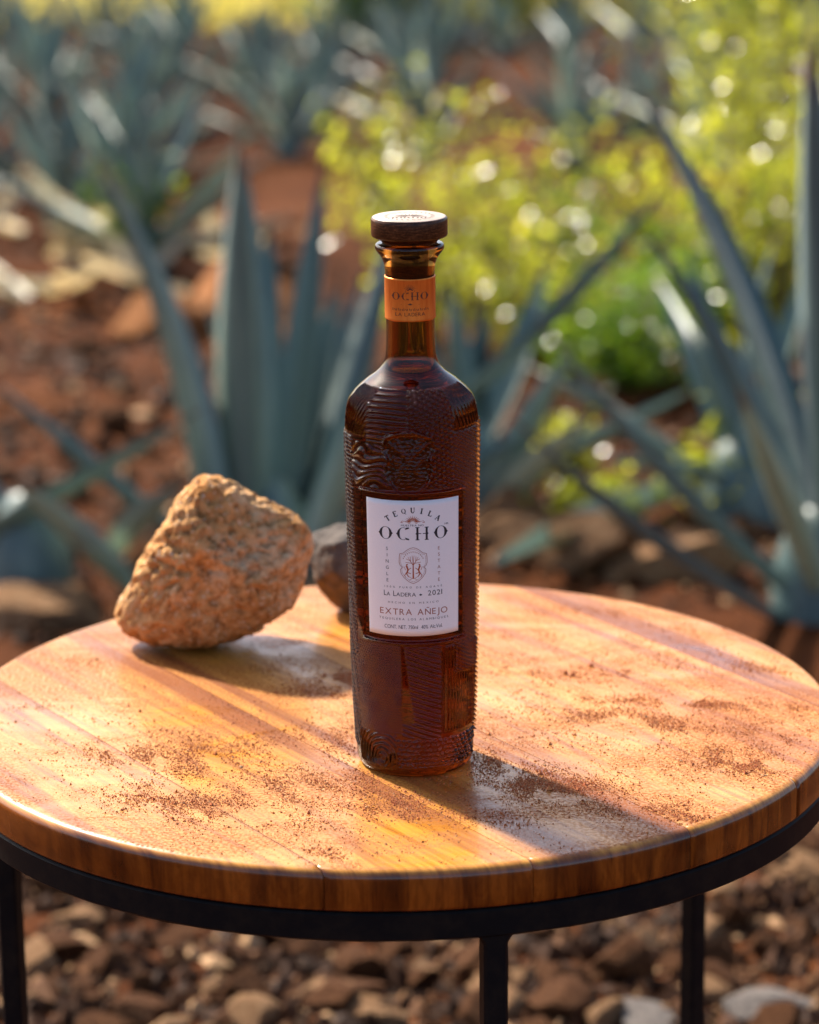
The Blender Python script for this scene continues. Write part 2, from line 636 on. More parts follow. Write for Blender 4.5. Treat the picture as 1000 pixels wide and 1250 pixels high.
PROF = np.array([(0.0, 0.0022), (0.012, 0.0020), (0.022, 0.0012), (0.0275, 0.0), (0.0300, 0.0003), (0.0316, 0.0018), (0.0324, 0.0040),
                 (0.0331, 0.015), (0.0339, 0.0322), (0.0349, 0.0641), (0.0355, 0.110), (0.0361, 0.1561), (0.0366, 0.1932), (0.0363, 0.2001),
                 (0.0356, 0.2052), (0.0343, 0.2098), (0.0313, 0.2139), (0.0290, 0.2162), (0.0248, 0.2198), (0.0188, 0.2244),
                 (0.0158, 0.2280), (0.0141, 0.2325), (0.01335, 0.240), (0.0132, 0.250), (0.0133, 0.2700), (0.0135, 0.2796), (0.0141, 0.2841),
                 (0.0158, 0.2878), (0.0178, 0.2904), (0.0186, 0.2917), (0.0188, 0.2931), (0.0184, 0.2944), (0.0172, 0.2950), (0.0140, 0.2950), (0.0105, 0.2948)])


def spline(P, n_):
    """Catmull-Rom through the profile, evenly spaced along its length"""
    P = np.vstack([2 * P[0] - P[1], P, 2 * P[-1] - P[-2]])
    out_ = []
    for i in range(1, len(P) - 2):
        p0, p1, p2, p3 = P[i - 1:i + 3]
        # centripetal
        t0 = 0
        t1 = t0 + np.linalg.norm(p1 - p0) ** .5
        t2 = t1 + np.linalg.norm(p2 - p1) ** .5
        t3 = t2 + np.linalg.norm(p3 - p2) ** .5
        for t in np.linspace(t1, t2, 40, endpoint=False):
            a1 = (t1 - t) / (t1 - t0) * p0 + (t - t0) / (t1 - t0) * p1
            a2 = (t2 - t) / (t2 - t1) * p1 + (t - t1) / (t2 - t1) * p2
            a3 = (t3 - t) / (t3 - t2) * p2 + (t - t2) / (t3 - t2) * p3
            b1 = (t2 - t) / (t2 - t0) * a1 + (t - t0) / (t2 - t0) * a2
            b2 = (t3 - t) / (t3 - t1) * a2 + (t - t1) / (t3 - t1) * a3
            out_.append((t2 - t) / (t2 - t1) * b1 + (t - t1) / (t2 - t1) * b2)
    out_.append(P[-2])
    O = np.array(out_)
    s = np.concatenate([[0], np.cumsum(np.linalg.norm(np.diff(O, axis=0), axis=1))])
    t = np.linspace(0, s[-1], n_)
    return np.stack([np.interp(t, s, O[:, 0]), np.interp(t, s, O[:, 1])], -1)


def body_r(z):
    return np.interp(z, PROF[6:14, 1], PROF[6:14, 0])


LAB_T, LAB_B = 0.1602, 0.0834        # label top and bottom
PAN_T, PAN_B = 0.1640, 0.0800
LAB_A, PAN_A = R(44.5), R(50.5)


def sstep(x, a, b):
    t = np.clip((x - a) / (b - a), 0, 1)
    return t * t * (3 - 2 * t)


def box_mask(a, a0, a1, z, z0, z1, ea=0.02, ez=0.0006):
    return sstep(a, a0 - ea, a0 + ea) * (1 - sstep(a, a1 - ea, a1 + ea)) * sstep(z, z0 - ez, z0 + ez) * (1 - sstep(z, z1 - ez, z1 + ez))


def ridges(t, period, sharp=2.6):
    return (0.5 + 0.5 * np.cos(2 * np.pi * t / period)) ** sharp


def bumps(u, z, s):
    row = np.round(z / (s * 0.87))
    uu = u / s + 0.5 * (row % 2)
    du = (uu - np.round(uu)) * s
    dz = z - row * s * 0.87
    q = (du ** 2 + dz ** 2) / (0.43 * s) ** 2
    return np.sqrt(np.clip(1 - q, 0, 1))


def wob(u, z, f, k=0.0):
    return (np.sin(u * f * 1.3 + z * f * 0.7 + k) + 0.6 * np.sin(u * f * 2.7 - z * f * 1.9 + 1.3 * k) + 0.5 * np.sin(z * f * 3.1 + u * f * .6 + k * 2.1)) / 2.1


def relief(a, z, r):
    """pressed pattern of the glass in metres, a = angle from the front, + to the right"""
    u = 0.0357 * a
    d = np.zeros_like(a)
    up_ = sstep(z, PAN_T + 0.001, PAN_T + 0.0018)
    # horizontal ridges, upper middle left
    m = box_mask(a, R(-42), R(-2), z, 0.192, 0.2195)
    d += 0.00042 * m * ridges(z + 0.0006 * wob(u, z, 90), 0.0027)
    # leaning strokes, left shoulder
    m = box_mask(a, R(-78), R(-42), z, 0.194, 0.2195)
    d += 0.00042 * m * ridges(u - 0.55 * z + 0.0004 * wob(u, z, 150), 0.0026)
    # contour lines, left flank above the label
    fld = 0.0042 * wob(u, z, 105, 0.6) + 0.75 * z + 0.08 * u
    m = box_mask(a, R(-62), R(-20), z, PAN_T + 0.002, 0.190)
    d += 0.00042 * m * ridges(fld, 0.0028)
    # coarse drops on the right, finer towards the edge
    m = box_mask(a, R(-4), R(38), z, PAN_T + 0.002, 0.2190)
    d += 0.00062 * m * bumps(0.84 * u + 0.54 * z, 0.84 * z - 0.54 * u, 0.0030)
    m = box_mask(a, R(38), R(72), z, PAN_B - 0.02, 0.196)
    d += 0.00045 * m * bumps(0.84 * u + 0.54 * z, 0.84 * z - 0.54 * u, 0.0022)
    m = box_mask(a, R(38), R(80), z, 0.198, 0.2195)
    d += 0.00040 * m * ridges(u + 0.25 * z, 0.0030)
    # dotted edges of the two flanks
    m = box_mask(a, R(-112), R(-62), z, 0.012, 0.192)
    d += 0.00042 * m * bumps(u, z * 0.8, 0.0021) * (0.35 + 0.65 * ridges(u + 0.3 * z, 0.0085, 0.6))
    m = box_mask(a, R(72), R(118), z, 0.020, 0.198)
    d += 0.00055 * m * ridges(z + 0.45 * u, 0.0028)
    # the back: broad contour lines
    m = 1 - sstep(np.abs(a), R(118), R(112)) if False else sstep(np.abs(a), R(114), R(120)) * sstep(z, 0.010, 0.012) * (1 - sstep(z, 0.208, 0.211))
    d += 0.00045 * m * ridges(0.012 * wob(np.abs(u), z, 120, 2.2) + 0.6 * z, 0.0036)
    # shield, raised rim round a crest
    su, sz = u / 0.0128 + 0.14, (z - 0.1815) / 0.0172
    wid = np.where(sz > -0.1, 0.96 - 0.10 * np.cos(sz * 6.5), 0.96 * np.sqrt(np.clip(1 - ((-sz - 0.1) / 0.95) ** 2, 0, 1)))
    top = 0.86 + 0.12 * np.cos(su * 2.2)
    e = np.maximum(np.abs(su) / np.maximum(wid, 0.02), np.where(sz > 0, sz / top, 0))
    e = np.where(sz < -1.04, 9, e)
    inside = 1 - sstep(e, 0.90, 1.08)
    rim = np.exp(-((e - 0.99) / 0.075) ** 2)
    crest = (np.exp(-(su / 0.10) ** 2) * (np.abs(sz) < 0.7)
             + np.exp(-((np.abs(su) - 0.42 - 0.10 * np.sin(sz * 9)) / 0.15) ** 2) * (sz < 0.15) * (sz > -0.6)
             + np.exp(-((np.abs(su) - 0.75 * (sz - 0.05)) / 0.09) ** 2) * (sz > 0.1) * (sz < 0.75)
             + np.exp(-((np.abs(su) - 1.6 * (sz - 0.12)) / 0.11) ** 2) * (sz > 0.1) * (sz < 0.6))
    crest = np.clip(crest, 0, 1.2) * (0.45 + 0.55 * bumps(u, z, 0.0024)) + 0.22 * bumps(0.7 * u + 0.7 * z, 0.7 * z - 0.7 * u, 0.0026) * (np.abs(su) > 0.12)
    d = d * (1 - inside) + inside * 0.00040 * crest + 0.0010 * rim * (np.abs(sz) < 1.15) * (np.abs(su) < 1.3)
    # below the label
    m = box_mask(a, R(-62), R(-12), z, 0.026, PAN_B - 0.003)
    d += 0.00030 * m * bumps(u, z, 0.0017) * (0.4 + 0.6 * sstep(wob(u, z, 190, 3.0), -0.3, 0.5))
    lft = R(-9) + (0.078 - z) * 3.4
    m = (sstep(a, lft - 0.015, lft + 0.015)) * (1 - sstep(a, R(25) - .015, R(25) + .015)) * sstep(z, 0.0225, 0.0235) * (1 - sstep(z, PAN_B - 0.0035, PAN_B - 0.003))
    m = np.maximum(m, box_mask(a, R(-12), R(24), z, 0.024 , 0.032, 0.03))
    d += 0.00042 * m * ridges(z + 0.36 * u, 0.0029, 2.0)
    m = box_mask(a, R(28), R(74), z, 0.026, PAN_B - 0.004)
    d += 0.00048 * m * ridges(u, 0.0021, 1.2)
    rr = np.sqrt((u + 0.0205) ** 2 * 1.2 + (z - 0.011) ** 2)
    m = box_mask(a, R(-64), R(-18), z, 0.0055, 0.025)
    d += 0.00055 * m * ridges(rr + 0.0005 * wob(u, z, 300), 0.0029)
    m = box_mask(a, R(-17), R(76), z, 0.0055, 0.0225)
    d += 0.00055 * m * np.clip(bumps(u + 0.0008 * wob(u, z, 260), z + 0.0006 * wob(z, u, 300), 0.0031) + 0.4 * wob(u, z, 700), 0, 1)
    # label panel: flat, with a raised lip above and below
    pm = box_mask(a, -PAN_A, PAN_A, z, PAN_B, PAN_T, 0.012, 0.0004)
    d = d * (1 - pm) - 0.00075 * pm
    lipm = (1 - sstep(np.abs(a), PAN_A - 0.01, PAN_A + 0.05))
    d += 0.0008 * lipm * (np.exp(-((z - PAN_T - 0.0004) / 0.00065) ** 2) + np.exp(-((z - PAN_B + 0.0006) / 0.00075) ** 2))
    fade = sstep(z, 0.0045, 0.0075) * (1 - sstep(z, 0.2175, 0.2200))
    return d * fade * np.where(d > 0, 2.3, 1.0)


angs = np.concatenate([np.linspace(R(-118), R(118), 720, endpoint=False), np.linspace(R(118), R(242), 170, endpoint=False)])
sp_ = spline(PROF, 1500)
# fewer rows on neck and foot, many on the patterned body
keep = [i for i, (r, z) in enumerate(sp_) if (0.004 < z < 0.221 and r > 0.020) or i % 4 == 0 or i == len(sp_) - 1]
sp_ = sp_[keep]
A_, Z_ = np.meshgrid(np.where(angs > math.pi, angs - 2 * math.pi, angs), sp_[:, 1])
R_ = np.repeat(sp_[:, :1], len(angs), 1)
slope = np.gradient(sp_[:, 0]) / (np.hypot(np.gradient(sp_[:, 0]), np.gradient(sp_[:, 1])) + 1e-9)
nr = np.sqrt(np.clip(1 - slope ** 2, 0, 1))[:, None]
nz = -slope[:, None]
D_ = relief(A_, Z_, R_)
rad = R_ + D_ * nr
zz = Z_ + D_ * nz
V = np.stack([rad * np.sin(A_), -rad * np.cos(A_), zz], -1).reshape(-1, 3)
Q = grid_faces(len(angs), len(sp_), True)
# hollow of the neck above the drink, faces turned inwards
inner = np.array([(0.0001, 0.2235), (0.0085, 0.2234), (0.0118, 0.2237), (0.0122, 0.2243), (0.0111, 0.2300), (0.0103, 0.2380), (0.0101, 0.2600), (0.0102, 0.2800), (0.0105, 0.2948)])
si = spline(inner, 60)
si[-1] = sp_[-1]
iv = np.stack([np.outer(si[:, 0], np.sin(angs)), -np.outer(si[:, 0], np.cos(angs)), np.outer(si[:, 1], np.ones_like(angs))], -1).reshape(-1, 3)
na = len(angs)
Qi = grid_faces(na, len(si), True)[:, ::-1] + len(V)
Vall = np.vstack([V, iv])
gme = fast_mesh('glass_body', Vall, np.vstack([Q, Qi]))
bm = bmesh.new()
bm.from_mesh(gme)
bmesh.ops.remove_doubles(bm, verts=bm.verts[:], dist=1e-6)
bmesh.ops.recalc_face_normals(bm, faces=bm.faces[:])
bm.to_mesh(gme)
bm.free()
glass = link('glass_body', gme, GLASS, bottle)


def patch(name, amax, z0, z1, rf, off, mat, parent, na_=64, nz_=24, thick=0.00012):
    V, = [[]]
    for k, o_ in enumerate((off, off - thick)):
        for i in range(nz_ + 1):
            z = z0 + (z1 - z0) * i / nz_
            for j in range(na_ + 1):
                a = -amax + 2 * amax * j / na_
                r = rf(z) + o_
                V.append((r * math.sin(a), -r * math.cos(a), z))
    n1, n2 = na_ + 1, (na_ + 1) * (nz_ + 1)
    F_ = []
    for i in range(nz_):
        for j in range(na_):
            a = i * n1 + j
            F_.append((a, a + 1, a + 1 + n1, a + n1))
            F_.append((n2 + a, n2 + a + n1, n2 + a + 1 + n1, n2 + a + 1))
    border = [j for j in range(n1)] + [i * n1 + na_ for i in range(1, nz_ + 1)] + [nz_ * n1 + j for j in range(na_ - 1, -1, -1)] + [i * n1 for i in range(nz_ - 1, 0, -1)]
    for p_, q_ in zip(border, border[1:] + border[:1]):
        F_.append((p_, n2 + p_, n2 + q_, q_))
    o = mesh_obj(name, V, F_, mat, parent)
    for f in o.data.polygons:
        pass
    return o


LOFF = -0.00048
label = patch('label', LAB_A, LAB_B, LAB_T, body_r, LOFF, PAPER, bottle)

# label page: x in pixels from its middle line, y in picture rows of its middle line
def page(x, y):
    z = LAB_T - (y - 611.0) / (778.0 - 611.0) * (LAB_T - LAB_B)
    a = math.asin(max(-0.99, min(0.99, x / 79.5)))
    return a, z


def wrap(V, rf, off):
    out_ = []
    for x, y in V:
        a, z = page(x, y)
        r = rf(z) + off
        out_.append((r * math.sin(a), -r * math.cos(a), z))
    return out_


def glyphs(text):
    cu = bpy.data.curves.new('t', 'FONT')
    cu.body = text
    cu.resolution_u = 3
    ob = bpy.data.objects.new('t', cu)
    C.objects.link(ob)
    bpy.context.view_layer.update()
    me = bpy.data.meshes.new_from_object(ob.evaluated_get(bpy.context.evaluated_depsgraph_get()))
    V = [(v.co.x, v.co.y) for v in me.vertices]
    F_ = [tuple(p.vertices) for p in me.polygons]
    bpy.data.objects.remove(ob)
    bpy.data.curves.remove(cu)
    bpy.data.meshes.remove(me)
    return np.array(V), F_


def spaced(text, gap):
    """letters set one by one with extra space; returns verts, faces"""
    V, F_, x = [], [], 0.0
    for ch in text:
        if ch == ' ':
            x += 0.30 + gap
            continue
        v, f = glyphs(ch)
        lo, hi = v[:, 0].min(), v[:, 0].max()
        b = len(V)
        for p_ in v:
            V.append((p_[0] - lo + x, p_[1]))
        F_ += [tuple(i + b for i in q) for q in f]
        x += hi - lo + gap
    return np.array(V), F_


def print_line(text, x0, x1, y0, y1, mat, gap=0.10, name='lettering', rf=body_r, off=LOFF + 0.00007, parent=None, cap=True):
    """text fitted between columns x0..x1, baseline y1, capitals reaching y0"""
    V, F_ = spaced(text, gap)
    sx = (x1 - x0) / (V[:, 0].max() - V[:, 0].min())
    sy = (y1 - y0) / 0.73
    W_ = [((v[0] - V[:, 0].min()) * sx + x0, y1 - v[1] * sy) for v in V]
    return mesh_obj(name, wrap(W_, rf, off), F_, mat, parent or label, smooth=False)


def strokes_mesh(quads, name, mat, parent=None, rf=body_r, off=LOFF + 0.00007):
    V, F_ = [], []
    for poly in quads:
        b = len(V)
        V += list(poly)
        F_.append(tuple(range(b, b + len(poly))))
    return mesh_obj(name, wrap(V, rf, off), F_, mat, parent or label, smooth=False)


def seg_quad(x0, y0, x1, y1, w0, w1=None):
    w1 = w0 if w1 is None else w1
    dx, dy = x1 - x0, y1 - y0
    L = math.hypot(dx, dy) or 1
    px_, py_ = -dy / L, dx / L
    return [(x0 + px_ * w0 / 2, y0 + py_ * w0 / 2), (x1 + px_ * w1 / 2, y1 + py_ * w1 / 2), (x1 - px_ * w1 / 2, y1 - py_ * w1 / 2), (x0 - px_ * w0 / 2, y0 - py_ * w0 / 2)]


def arc_band(cx, cy__, rx, ry, a0, a1, wfun, n_=28):
    qs = []
    pts = []
    for k in range(n_ + 1):
        a = R(a0 + (a1 - a0) * k / n_)
        w = wfun(a)
        ca, sa = math.cos(a), math.sin(a)
        pts.append(((cx + (rx + w / 2) * ca, cy__ - (ry + w / 2 * 0.6) * sa), (cx + (rx - w / 2) * ca, cy__ - (ry - w / 2 * 0.6) * sa)))
    for p_, q_ in zip(pts[:-1], pts[1:]):
        qs.append([p_[0], q_[0], q_[1], p_[1]])
    return qs


def letter_O(cx, y0, y1, hw, k=1.0):
    h = (y1 - y0) / 2
    cyy = (y0 + y1) / 2
    q = arc_band(cx, cyy, hw - 1.2 * k, h - 0.5 * k, 0, 360, lambda a: k * (0.75 + 2.3 * abs(math.cos(a)) ** 2.2), 40)
    for s in (-1, 1):
        q.append([(cx + s * (hw + 0.2 * k), cyy - 1.4 * k), (cx + s * (hw + 1.3 * k), cyy), (cx + s * (hw + 0.2 * k), cyy + 1.4 * k), (cx + s * (hw - 1.5 * k), cyy)])
    return q


def letter_C(cx, y0, y1, hw, k=1.0):
    h = (y1 - y0) / 2
    cyy = (y0 + y1) / 2
    q = arc_band(cx, cyy, hw - 1.2 * k, h - 0.5 * k, 48, 312, lambda a: k * (0.75 + 2.3 * abs(math.cos(a)) ** 2.2 * (math.cos(a) < 0)), 32)
    for s in (-1, 1):
        q.append([(cx + hw * 0.5, cyy + s * (h - 0.5 * k)), (cx + hw * 0.95, cyy + s * (h - 0.2 * k)), (cx + hw * 1.0, cyy + s * (h - 1.6 * k)), (cx + hw * 0.25, cyy + s * (h - 3.2 * k))])
    q.append([(cx - hw - 0.2 * k, cyy - 1.4 * k), (cx - hw - 1.3 * k, cyy), (cx - hw - 0.2 * k, cyy + 1.4 * k), (cx - hw + 1.5 * k, cyy)])
    return q


def letter_H(cx, y0, y1, hw, k=1.0):
    q = []
    cyy = (y0 + y1) / 2
    for s in (-1, 1):
        x = cx + s * (hw - 1.5 * k)
        q.append(seg_quad(x, y0, x, y1, 2.4 * k))
        q.append(seg_quad(x - 2.3 * k, y0 + 0.4 * k, x + 2.3 * k, y0 + 0.4 * k, 0.9 * k))
        q.append(seg_quad(x - 2.3 * k, y1 - 0.4 * k, x + 2.3 * k, y1 - 0.4 * k, 0.9 * k))
        q.append([(x + 1.0 * s * k, cyy - 1.4 * k), (x + 2.2 * s * k, cyy), (x + 1.0 * s * k, cyy + 1.4 * k), (x - 0.9 * s * k, cyy)])
    q.append(seg_quad(cx - hw + 2 * k, cyy, cx + hw - 2 * k, cyy, 0.9 * k))
    return q


def name_mark(xs, y0, y1, hw, k):
    return letter_O(xs[0], y0, y1, hw, k) + letter_C(xs[1], y0, y1, hw, k) + letter_H(xs[2], y0, y1, hw, k) + letter_O(xs[3], y0, y1, hw, k)


# --- printing on the label
strokes_mesh(name_mark((-33.0, -11.6, 11.2, 34.0), 643.2, 659.2, 7.2, 1.05), 'lettering', INK)
SER = {  # serif capitals in a 0..1 box: x0, y0, x1, y1, weight (y down)
    'T': [(.5, .05, .5, .97, .20), (.05, .05, .95, .05, .10), (.08, .0, .08, .26, .08), (.92, .0, .92, .26, .08), (.3, .97, .7, .97, .07)],
    'E': [(.25, .03, .25, .97, .20), (.1, .04, .85, .04, .09), (.1, .96, .88, .96, .09), (.25, .48, .66, .48, .09), (.86, .0, .86, .24, .07), (.89, .76, .89, 1, .07)],
    'U': [(.2, .03, .2, .7, .20), (.84, .03, .84, .7, .09), (.2, .66, .34, .92, .17), (.32, .93, .66, .95, .11), (.66, .95, .84, .68, .10), (.02, .04, .4, .04, .07), (.68, .04, 1, .04, .07)],
    'I': [(.5, .03, .5, .97, .22), (.25, .04, .75, .04, .08), (.25, .96, .75, .96, .08)],
    'L': [(.28, .03, .28, .97, .21), (.08, .04, .5, .04, .08), (.1, .95, .9, .95, .10), (.9, .72, .9, .98, .08)],
    'A': [(.5, .02, .12, .97, .08), (.5, .02, .86, .97, .21), (.24, .64, .72, .64, .08), (-.02, .97, .28, .97, .07), (.68, .97, 1.04, .97, .07)],
}
qs = []
RX = 48.0
for k, ch in enumerate('TEQUILA'):
    a = R(-39.5 + 79 * k / 6)
    gx_, gy_ = RX * math.sin(a), 669.0 - RX * math.cos(a) * 0.965 - 0.0
    ca, sa = math.cos(a * 0.85), math.sin(a * 0.85)
    w, h = 5.4, 6.6

    def place(x, y):
        lx, ly = (x - 0.5) * w, (y - 0.5) * h
        return (gx_ + lx * ca - ly * sa, gy_ + lx * sa + ly * ca)
    if ch == 'Q':
        polys = arc_band(.5, .48, .40, .44, 0, 360, lambda t: .08 + .14 * abs(math.cos(t)) ** 2, 20) + [seg_quad(.5, .75, .95, 1.12, .16, .06)]
    else:
        polys = [seg_quad(x0, y0, x1, y1, wt * 1.35) for x0, y0, x1, y1, wt in SER[ch]]
    for p_ in polys:
        qs.append([place(*v) for v in p_])
strokes_mesh(qs, 'lettering', INK)

# small agave fan above the name
qs = []
for k in range(-5, 6):
    a = R(k * 15.5)
    L = 9.0 - 0.12 * k * k * 0.3
    x1, y1 = math.sin(a) * L * 1.25, 637.6 - math.cos(a) * L
    xm, ym = math.sin(a) * L * 0.65, 637.6 - math.cos(a) * L * 0.52
    x0, y0 = math.sin(a) * 2.0, 637.6 - math.cos(a) * 1.2
    dx, dy = math.cos(a) * 0.62, math.sin(a) * 0.62
    qs.append([(x0, y0), (xm + dx, ym + dy), (x1, y1), (xm - dx, ym - dy)])
for s in (-1, 1):
    qs.append(seg_quad(s * 3, 638.4, s * 14.5, 637.6, 0.55))
    qs.append(seg_quad(s * 14.5, 637.6, s * 13.0, 635.6, 0.5))
    qs.append(seg_quad(s * 13.0, 635.6, s * 6.0, 637.2, 0.4))
strokes_mesh(qs, 'agave_fan_print', INK_COPPER)

print_line('MUESTRA NO', -14.2, 13.2, 639.9, 642.2, INK, 0.12)
print_line('MR', 38.6, 43.4, 640.6, 643.0, INK_SOFT, 0.06)
for word, x in (('SINGLE', -31.8), ('ESTATE', 31.6)):
    V_, F_ = [], []
    for k, ch in enumerate(word):
        v, f = glyphs(ch)
        v = v - [(v[:, 0].min() + v[:, 0].max()) / 2, 0]
        b = len(V_)
        V_ += [(x + p_[0] * 5.6, 672.5 + 7.75 * k - p_[1] * 5.8) for p_ in v]
        F_ += [tuple(i + b for i in q) for q in f]
    mesh_obj('lettering', wrap(V_, body_r, LOFF + 0.00007), F_, INK_SOFT if word == 'SINGLE' else INK_PINK, label, smooth=False)

# crest: outline, tree and two supporters
half = [(0, 668.2), (4, 669.2), (8, 671.6), (12.0, 675.0), (16.2, 675.8), (16.9, 680), (17.2, 686.5), (15.8, 690.5), (13.4, 692.4), (15.6, 695.2), (15.0, 700), (11.2, 705.4), (5.5, 710.2), (0, 712.6)]
qs = []
for s in (-1, 1):
    for p_, q_ in zip(half[:-1], half[1:]):
        qs.append(seg_quad(s * p_[0], p_[1], s * q_[0], q_[1], 0.62))
        qs.append(seg_quad(s * p_[0] * 0.9, 690 + (p_[1] - 690) * 0.91, s * q_[0] * 0.9, 690 + (q_[1] - 690) * 0.91, 0.28))
strokes_mesh(qs, 'crest_outline_print', INK_PINK)
qs = [seg_quad(0, 706.5, 0, 686, 1.9, 1.1)]
for s in (-1, 1):
    for (x0, y0, x1, y1, w) in [(0, 690, 4, 684, .8), (4, 684, 8.6, 682, .6), (3, 686, 3.6, 679, .6), (0, 687, 1.2, 678, .6), (4, 684, 6.4, 679.5, .5),
                               (1.5, 687.6, 9.5, 686.2, .6), (0.4, 706, 5, 708, .5), (2, 706, 7, 703, .5),
                               (8.4, 690.2, 6.4, 695.5, 2.2), (6.4, 695.5, 8.2, 700.5, 1.9), (8.2, 700.5, 5.4, 704.4, 1.1), (6.8, 696, 2.6, 693.2, .9),
                               (6.8, 699, 2.8, 700.4, .9), (8.6, 689.4, 6.6, 688.6, 1.5), (8.4, 699, 10.6, 702.5, 1.0), (9.4, 696, 11.0, 691.5, .6), (10.6, 702.5, 9.2, 705.2, .7)]:
        qs.append(seg_quad(s * x0, y0, s * x1, y1, w, w * 0.75))
strokes_mesh(qs, 'crest_tree_print', INK_COPPER)
qs = []
for k in range(-6, 7):
    a = R(k * 10.5)
    x, y = 14.2 * math.sin(a) * 0.95, 688.0 - 14.4 * math.cos(a)
    qs.append(seg_quad(x - .45, y - .7, x + .3, y + .8, 0.55))
    qs.append(seg_quad(x + .3, y - .8, x + .1, y + .9, 0.4))
strokes_mesh(qs, 'crest_motto_print', INK_PINK)

print_line('100% PURO DE AGAVE', -35.6, 35.4, 716.0, 718.4, INK_SOFT, 0.55)
V1 = print_line('L', -36.6, -33.4, 721.6, 728.6, INK)
print_line('A', -33.0, -29.0, 723.6, 728.6, INK)
print_line('L', -25.0, -21.8, 721.6, 728.6, INK)
print_line('ADERA', -21.4, 3.0, 723.6, 728.6, INK, 0.09)
print_line('2021', 17.8, 35.4, 721.4, 728.0, INK, 0.14)
strokes_mesh([seg_quad(7.2, 726.6, 10.6, 726.6, 1.1), [(7.4, 726.6), (8.9, 725.2), (10.4, 726.6), (8.9, 728.0)]], 'dash_print', INK)
print_line('HECHO EN MEXICO', -31.6, 31.0, 735.2, 737.6, INK_SOFT, 0.55)
print_line('EXTRA A\u00d1EJO', -41.8, 42.0, 743.6, 751.6, INK_PINK, 0.16)
print_line('TEQUILERA LOS ALAMBIQUES', -43.0, 43.0, 755.4, 758.2, INK_SOFT, 0.36)
print_line('CONT. NET. 750ml  40% Alc.Vol.', -36.6, 35.6, 764.2, 769.0, INK_SOFT, 0.05)

# --- copper band
def band_r(z):
    return np.interp(z, [0.2549, 0.2783], [0.01375, 0.01378])


BT, BB = 0.2772, 0.2538
bp = [(0.0134, BB), (0.01378, BB + 0.0002), (0.01392, BB + 0.0006), (0.01382, BB + 0.0011), (0.01382, BT - 0.0012), (0.01395, BT - 0.0006), (0.0138, BT - 0.0001), (0.01345, BT)]
bv, bq = lathe(bp, 128)
band = link('neck_band', fast_mesh('neck_band', bv, bq), FOIL, bottle)


def band_wrap(V):
    out_ = []
    for x, y in V:            # x in pixels from the middle, y picture row of the middle line
        z = BT - (y - 336.0) / (390.0 - 336.0) * (BT - BB)
        a = math.asin(max(-.99, min(.99, x / 31.2)))
        r = 0.01382 + 0.00008
        out_.append((r * math.sin(a), -r * math.cos(a), z))
    return out_


def band_mesh(polys, name):
    V_, F_ = [], []
    for poly in polys:
        b = len(V_)
        V_ += list(poly)
        F_.append(tuple(range(b, b + len(poly))))
    return mesh_obj(name, band_wrap(V_), F_, INK_ETCH, band, smooth=False)


band_mesh(name_mark((-17.2, -5.6, 5.8, 17.2), 352.4, 362.2, 4.2, 0.66), 'lettering')
qs = [seg_quad(-6, 350.6, 6, 350.6, 0.7), seg_quad(-11, 367.8, 11, 367.8, 0.6), [(-4, 350.2), (0, 346.6), (4, 350.2)], [(-3, 367.6), (0, 366.0), (3, 367.6), (0, 368.6)]]
for k in range(-4, 5):
    a = R(k * 17)
    qs.append(seg_quad(math.sin(a) * 3, 350 - math.cos(a) * 3, math.sin(a) * 7.5, 350 - math.cos(a) * 7.5, 0.5, 0.25))
band_mesh(qs, 'agave_fan_print')
qs = []
for k in range(20):
    x = -21 + 42 * k / 19
    qs.append(seg_quad(x, 373.2 if k % 3 else 372.4, x + (0.9 if k % 2 else 0.2), 375.6, 0.7))
band_mesh(qs, 'fine_print_row')
V_, F_ = spaced('LA LADERA', 0.12)
sx = 36.0 / np.ptp(V_[:, 0])
mesh_obj('lettering', band_wrap([((v[0] - V_[:, 0].min()) * sx - 18.0, 382.4 - v[1] * 6.4) for v in V_]), F_, INK_ETCH, band, smooth=False)

# --- stopper
sp2 = [(0.0, 0.2640), (0.0096, 0.2640), (0.0098, 0.2650), (0.0099, 0.2955), (0.0148, 0.2953), (0.0153, 0.2960), (0.0160, 0.2966), (0.0178, 0.2976), (0.0198, 0.2985), (0.0204, 0.2989), (0.0207, 0.2996),
       (0.0207, 0.3075), (0.0205, 0.3085), (0.0200, 0.3090), (0.0180, 0.3092), (0.0176, 0.3091), (0.0090, 0.3091), (0.0001, 0.3091)]
sv, sq = lathe(sp2, 96)
bm = bmesh.new()
me = fast_mesh('stopper', sv, sq)
bm.from_mesh(me)
bmesh.ops.remove_doubles(bm, verts=bm.verts[:], dist=1e-6)
bmesh.ops.recalc_face_normals(bm, faces=bm.faces[:])
for e in bm.edges:
    if len(e.link_faces) == 2 and e.calc_face_angle(0) > R(38):
        e.smooth = False
bm.to_mesh(me)
bm.free()
stopper = link('stopper', me, STOPPER, bottle)


def flat_polys(polys, z, name, mat, parent):
    V_, F_ = [], []
    for poly in polys:
        b = len(V_)
        V_ += [(x, y, z) for x, y in poly]
        F_.append(tuple(range(b, b + len(poly))))
    return mesh_obj(name, V_, F_, mat, parent, smooth=False)


